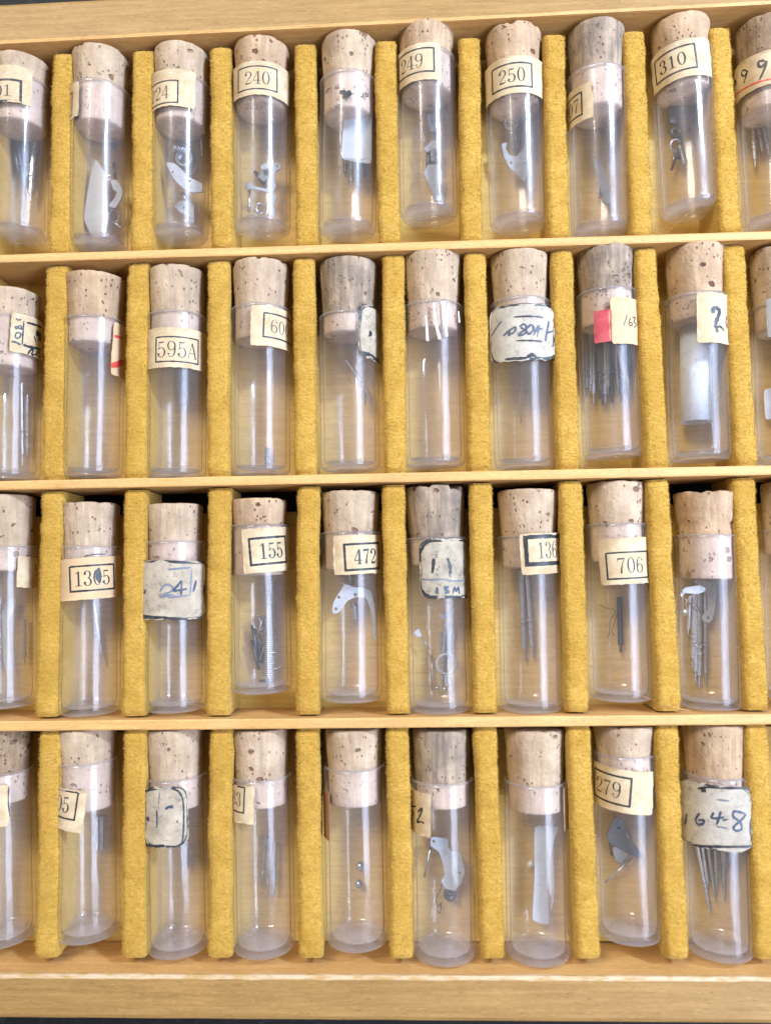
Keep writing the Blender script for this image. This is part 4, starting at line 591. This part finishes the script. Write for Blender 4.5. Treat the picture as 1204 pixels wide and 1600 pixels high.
SPECIAL = {('v2', 1): 'small curved steel lever low in the', ('v3', 1): 'pointed plate with two holes in the', ('v3', 2): 'smaller notched plate near the bottom of the', ('v6', 2): 'angular bent plate midway in the', ('v6', 4): 'long curled lever at the bottom of the', ('v6', 5): 'small holed plate under the cork of the',
 ('a4', 0): 'long ribbed coil spring filling the', ('a4', 4): 'tiny short spring at the left of the', ('a4', 1): 'thin wire ring at left in the', ('a4', 2): 'lower thin ring in the', ('a4', 6): 'small ring under the label of the', ('a4', 3): 'bright slanted pin across the spring in the', ('a4', 5): 'dark pin leaning at left in the', ('a4', 7): 'short dark pin beside the slanted pin in the', ('a4', 8): 'short crosswise pin at the bottom of the',
 ('a5', 0): 'curved yoke lever with three holes in the', ('a6', 0): 'ring-shaped watch hand in the', ('a6', 1): 'thin neck above the ring in the', ('a6', 5): 'triangular scrap of plate in the', ('a6', 6): 'small plate scrap at left in the', ('a6', 9): 'tiny two-holed foot plate in the', ('a6', 7): 'hair-thin slanted pin at left in the', ('a6', 8): 'thin upright pin left of the ring in the', ('a6', 10): 'left bright stub at the bottom of the', ('a6', 11): 'right bright stub at the bottom of the',
 ('a9', 0): 'pale folded bracket plate with two holes in the', ('a9', 1): 'dim second plate behind the bracket in the', ('a9', 2): 'thin wire bar across the bracket in the', ('a9', 3): 'shortest stem at the left in the', ('b8', 0): 'dark forked plate in the', ('b8', 2): 'slanted pin below the block in the', 
 ('b5', 0): 'upper of two tiny steel balls in the', ('b5', 1): 'lower of two tiny steel balls in the', ('b6', 0): 'broad notched plate with two holes in the', ('b6', 1): 'thin slanted bar left of the plate in the', ('b6', 4): 'short pin beside the dark disc in the', ('b7', 0): 'curved white strip with handwriting in the', ('v9', 0): 'uppermost ring in the', ('v9', 3): 'lower ring of the clump in the', ('v9', 5): 'dark holed plate in the', ('v9', 4): 'thin upright pin in the', ('v9', 6): 'long leaning pin in the',
 ('v4', 1): 'thin branching bridge plate in the', ('v2', 0): 'pale pointed paper tongue in the', ('v2', 2): 'upper short pin in the', ('v2', 4): 'lowest short pin in the', ('v7', 2): 'Y-shaped lever with two holes in the', ('v7', 1): 'upright stem right of the ring in the', ('v7', 3): 'stem under the ring in the', ('a8', 0): 'threaded grey stem in the', ('a8', 1): 'long bent hair-fine wire in the', ('a8', 2): 'short bent hair-fine wire in the',
 ('b3', 0): None, ('v8', 0): 'dim long plate in the', ('b9', 0): None, ('v5', 0): 'folded bluish paper slip in the', ('a1', 0): 'curled clear slip in the', ('w10', 0): 'white paper slip in the', ('v6', 0): 'small ring under the cork of the', ('v1', 3): None, ('v6', 8): 'dark pin beside the curled lever in the', ('v6', 7): 'dark upright pin above the lever in the', ('v6', 6): 'ring over the spring in the', ('v6', 1): 'thin pin near the cork of the', ('v2', 5): 'dark pin under the cork of the', ('v9', 7): 'dark pin below the disc in the', ('v9', 8): 'crosswise dark pin under the cork of the', ('v4', 6): 'dark block beside the bridge in the', ('v4', 5): 'slanted pin beside the bridge in the', ('v3', 5): 'dark coiled spring over the plate in the', ('b8', 4): 'short dark pin left of the block in the', ('b8', 5): 'dark pin under the label of the', ('v7', 5): 'dark upright pin by the lever in the', ('v7', 4): 'crosswise pin at the ring in the'}
STEMP = [(0, 1), (.2, .96), (.54, .96), (.55, 1.3), (.58, 1.3), (.585, .75), (.615, .75), (.62, 1.15), (.66, 1.15), (.665, .8), (.70, .8), (.71, .98), (.87, .92), (.88, .5), (1, .38)]
def plate_mesh(poly, holes, thick, n0, bend=0.0):
    cu = bpy.data.curves.new('outline', 'CURVE'); cu.dimensions = '2D'; cu.fill_mode = 'BOTH'; cu.extrude = thick / 2 * S; cu.bevel_depth = .03 * S; cu.resolution_u = 6
    def spl(pts, smooth):
        sp = cu.splines.new('BEZIER' if smooth else 'POLY'); sp.use_cyclic_u = True
        if smooth:
            sp.bezier_points.add(len(pts) - 1)
            for b, p in zip(sp.bezier_points, pts): b.co = Vector((*p, 0)) * S; b.handle_left_type = b.handle_right_type = 'AUTO'
        else:
            sp.points.add(len(pts) - 1)
            for b, p in zip(sp.points, pts): b.co = (p[0] * S, p[1] * S, 0, 1)
    rp = []
    for i in range(len(poly)):                      # round the corners a little
        a, b, c = (Vector(poly[i - 1]), Vector(poly[i]), Vector(poly[(i + 1) % len(poly)]))
        rp += [tuple(b.lerp(a, .22)), tuple(b.lerp(a, .07).lerp(b.lerp(c, .07), .5)), tuple(b.lerp(c, .22))]
    spl(rp, False)
    for hx, hy, hr in holes: spl([(hx + hr * math.cos(t * math.pi / 8), hy + hr * math.sin(t * math.pi / 8)) for t in range(16)], False)
    ob = bpy.data.objects.new('outline', cu); COL.objects.link(ob); dg = bpy.context.evaluated_depsgraph_get()
    me = bpy.data.meshes.new_from_object(ob.evaluated_get(dg)); bpy.data.objects.remove(ob); bpy.data.curves.remove(cu)
    V = [tuple(v.co / S) for v in me.vertices]; F = [tuple(p.vertices) for p in me.polygons]; bpy.data.meshes.remove(me)
    return [(x, y, z + bend * x * x) for x, y, z in V], F
same = {}
for (k, kind, *_r) in CONTENTS: same[(k, kind)] = same.get((k, kind), 0) + 1
num = {}
for (k, kind, P, e) in CONTENTS:
    i = num.get(k, 0); num[k] = i + 1; m, B, ex, d, en = vial_matrix(k)
    Q = [Vector((a, b, c - RO)) for a, b, c in P]; p0 = Q[0].copy()
    L = [q - p0 for q in Q]; mat = STEEL; smooth = True
    if kind == 'stem':
        V, F = tube(L, e * 1.2, 10, STEMP); mat = DARK if k in ('v1', 'v5', 'v7', 'v9', 'w8', 'v4') and i % 3 != 2 else STEEL; smooth = False
        if k == 'w8': mat = STEEL if i % 2 else DARK
    elif kind == 'rod': V, F = tube(L, e * .8, 8); mat = DARK if (k, i) in (('v2', 2), ('v2', 5), ('v6', 8), ('v6', 7), ('v9', 7), ('v9', 8), ('v9', 6), ('v7', 5), ('v4', 5), ('a4', 9), ('a4', 10), ('b8', 4), ('b8', 5), ('v1', 5), ('a4', 5), ('a4', 7), ('a4', 8)) else STEEL
    elif kind == 'wire': V, F = tube(smooth_path(L), e * .55, 6); mat = DARK
    elif kind == 'screw':
        n_ = int(L[-1].length / .16); V, F = tube(L, e, 12, [(j / n_, (1.0 if j % 2 else .78) * (.45 if k == 'a8' and j > n_ * .86 else 1) * (1.25 if k == 'a5' and .2 < j / n_ < .4 else 1)) for j in range(n_ + 1)]); mat = DARK if k == 'a8' else STEEL
    elif kind == 'coil':
        n_ = max(6, int(L[-1].length / .36)); pts = []; dr = L[-1].normalized(); xx = dr.cross(Vector((0, 0, 1))).normalized(); yy = xx.cross(dr)
        for j in range(n_ * 12 + 1): a = j / 12 * 2 * math.pi; pts.append(L[-1] * (j / (n_ * 12)) + (xx * math.cos(a) + yy * math.sin(a)) * (e - .1))
        V, F = tube(pts, .13, 6); mat = DARK if k == 'w4' else STEEL
    elif kind == 'ring':
        pts = [Vector((e * math.cos(a * math.pi / 20), e * math.sin(a * math.pi / 20), .25 * math.sin(a * math.pi / 20))) for a in range(41)]
        V, F = tube(pts, .075 if k == 'a4' else (.22 if k == 'a6' else .24), 6); mat = PLATE2 if k == 'a6' else STEEL
    elif kind == 'disc':
        if k == 'b5':
            V, F = lathe([(0, -e)] + [(e * math.cos(R(t)), e * math.sin(R(t))) for t in range(-75, 80, 15)] + [(0, e)], 24)
        else:
            V, F = lathe([(e * .25, -.35), (e * .8, -.35), (e, -.2), (e, .2), (e * .8, .35), (e * .5, .35), (e * .45, .2), (e * .25, .2), (e * .25, -.35)], 30); V = [(x, z, y) for x, y, z in V]
        mat = STEEL if k == 'b5' else DARK
    elif kind in ('plate', 'block', 'slip'):
        poly = [(q.x, q.y) for q in L]; holes = [(hx - p0.x, hy - p0.y, hr * .62) for hx, hy, hr in e] if isinstance(e, list) else []
        V, F = plate_mesh(poly, holes, {'plate': .26, 'block': .9, 'slip': .04}[kind], 0, .05 if kind == 'slip' else 0)
        mat = {'plate': DARK if (k, i) in (('v9', 5), ('b8', 0)) else (PLATE2 if k[0] in 'ab' else PLATE), 'block': DARK if k == 'v4' else STEEL, 'slip': TONGUE if k in ('v2', 'a1') else SLIP}[kind]; smooth = False
    elif kind == 'roll':
        ln = L[-1]; n_ = 40; V, F = [], []
        for t in range(2):
            for j in range(n_ + 1):
                a = -math.pi * 1.15 * 2 * j / n_ + 1.0; rr = e - .12 * j / n_ + .10 * noise.noise((j * .35, t * 2.0, 3)); V.append(ln * t + Vector((rr * math.cos(a), 0, rr * math.sin(a))))
        for j in range(n_): F.append((j, j + 1, n_ + 2 + j, n_ + 1 + j))
        mat = ROLLP
    elif kind == 'chip':
        bm = bmesh.new(); bmesh.ops.create_icosphere(bm, subdivisions=1, radius=e); V = [v.co * (1 + .25 * noise.noise(v.co * 3)) for v in bm.verts]; F = [tuple(v.index for v in f.verts) for f in bm.faces]; bm.free(); mat = CHIP; smooth = False
    nm, cat, base = NAME[kind]; o = mesh_obj(nm, V, F, mat, None, smooth); fix_normals(o)
    if kind == 'roll':
        md = o.modifiers.new('thickness', 'SOLIDIFY'); md.thickness = .08 * S
    mm = m.copy(); mm.translation = m @ (p0 * S); o.matrix_world = mm
    sp = SPECIAL.get((k, i)); many = same[(k, kind)] > 1
    if sp: tag(o, sp + ' ' + WHERE[k], cat)
    elif many: tag(o, 'one of the ' + base + 's inside the ' + WHERE[k], cat, base + 's in the ' + WHERE[k])
    else: tag(o, base + ' inside the ' + WHERE[k], cat)
    if (k, i) == ('b7', 0):
        st = []
        r = random.Random(4)
        for j in range(9):
            y_ = -1.2 - j * 1.25; x_ = .9 + .2 * math.sin(j)
            pts = [Vector((x_ + r.uniform(-.3, .3), y_ - q * .22, .06 + .05 * x_ * x_)) for q in range(4)]; st.append(tube(smooth_path(pts, 4), .06, 4))
        h = mesh_obj('handwriting', *join(*st), INKS['f'], o)

# ------------------------------------------------------------------ stray fibres
for pts, lab in (([(40.6, 55.2, 1.0), (42.6, 56.0, 4.5), (45.2, 57.8, 8.0)], 'pale straw fibre at the foot of the vial labelled 310'),
                 ([(-4.4, 57.6, 9.4), (-3.4, 56.6, 9.9), (-1.6, 55.8, 9.6)], 'pale straw fibre between the smudged vial and vial labelled 249'),
                 ([(34.5, -18.6, 7.0), (38.5, -20.0, 9.6), (41.2, -20.6, 9.8)], 'yellow fibre below the vial labelled 706')):
    q0 = Vector(pts[0]); V, F = tube([p - q0 for p in smooth_path(pts, 8)], .05, 6)
    o = mesh_obj('straw_fibre', V, F, RAIL, None, True); o.location = q0 * S; tag(o, lab, 'fibre')
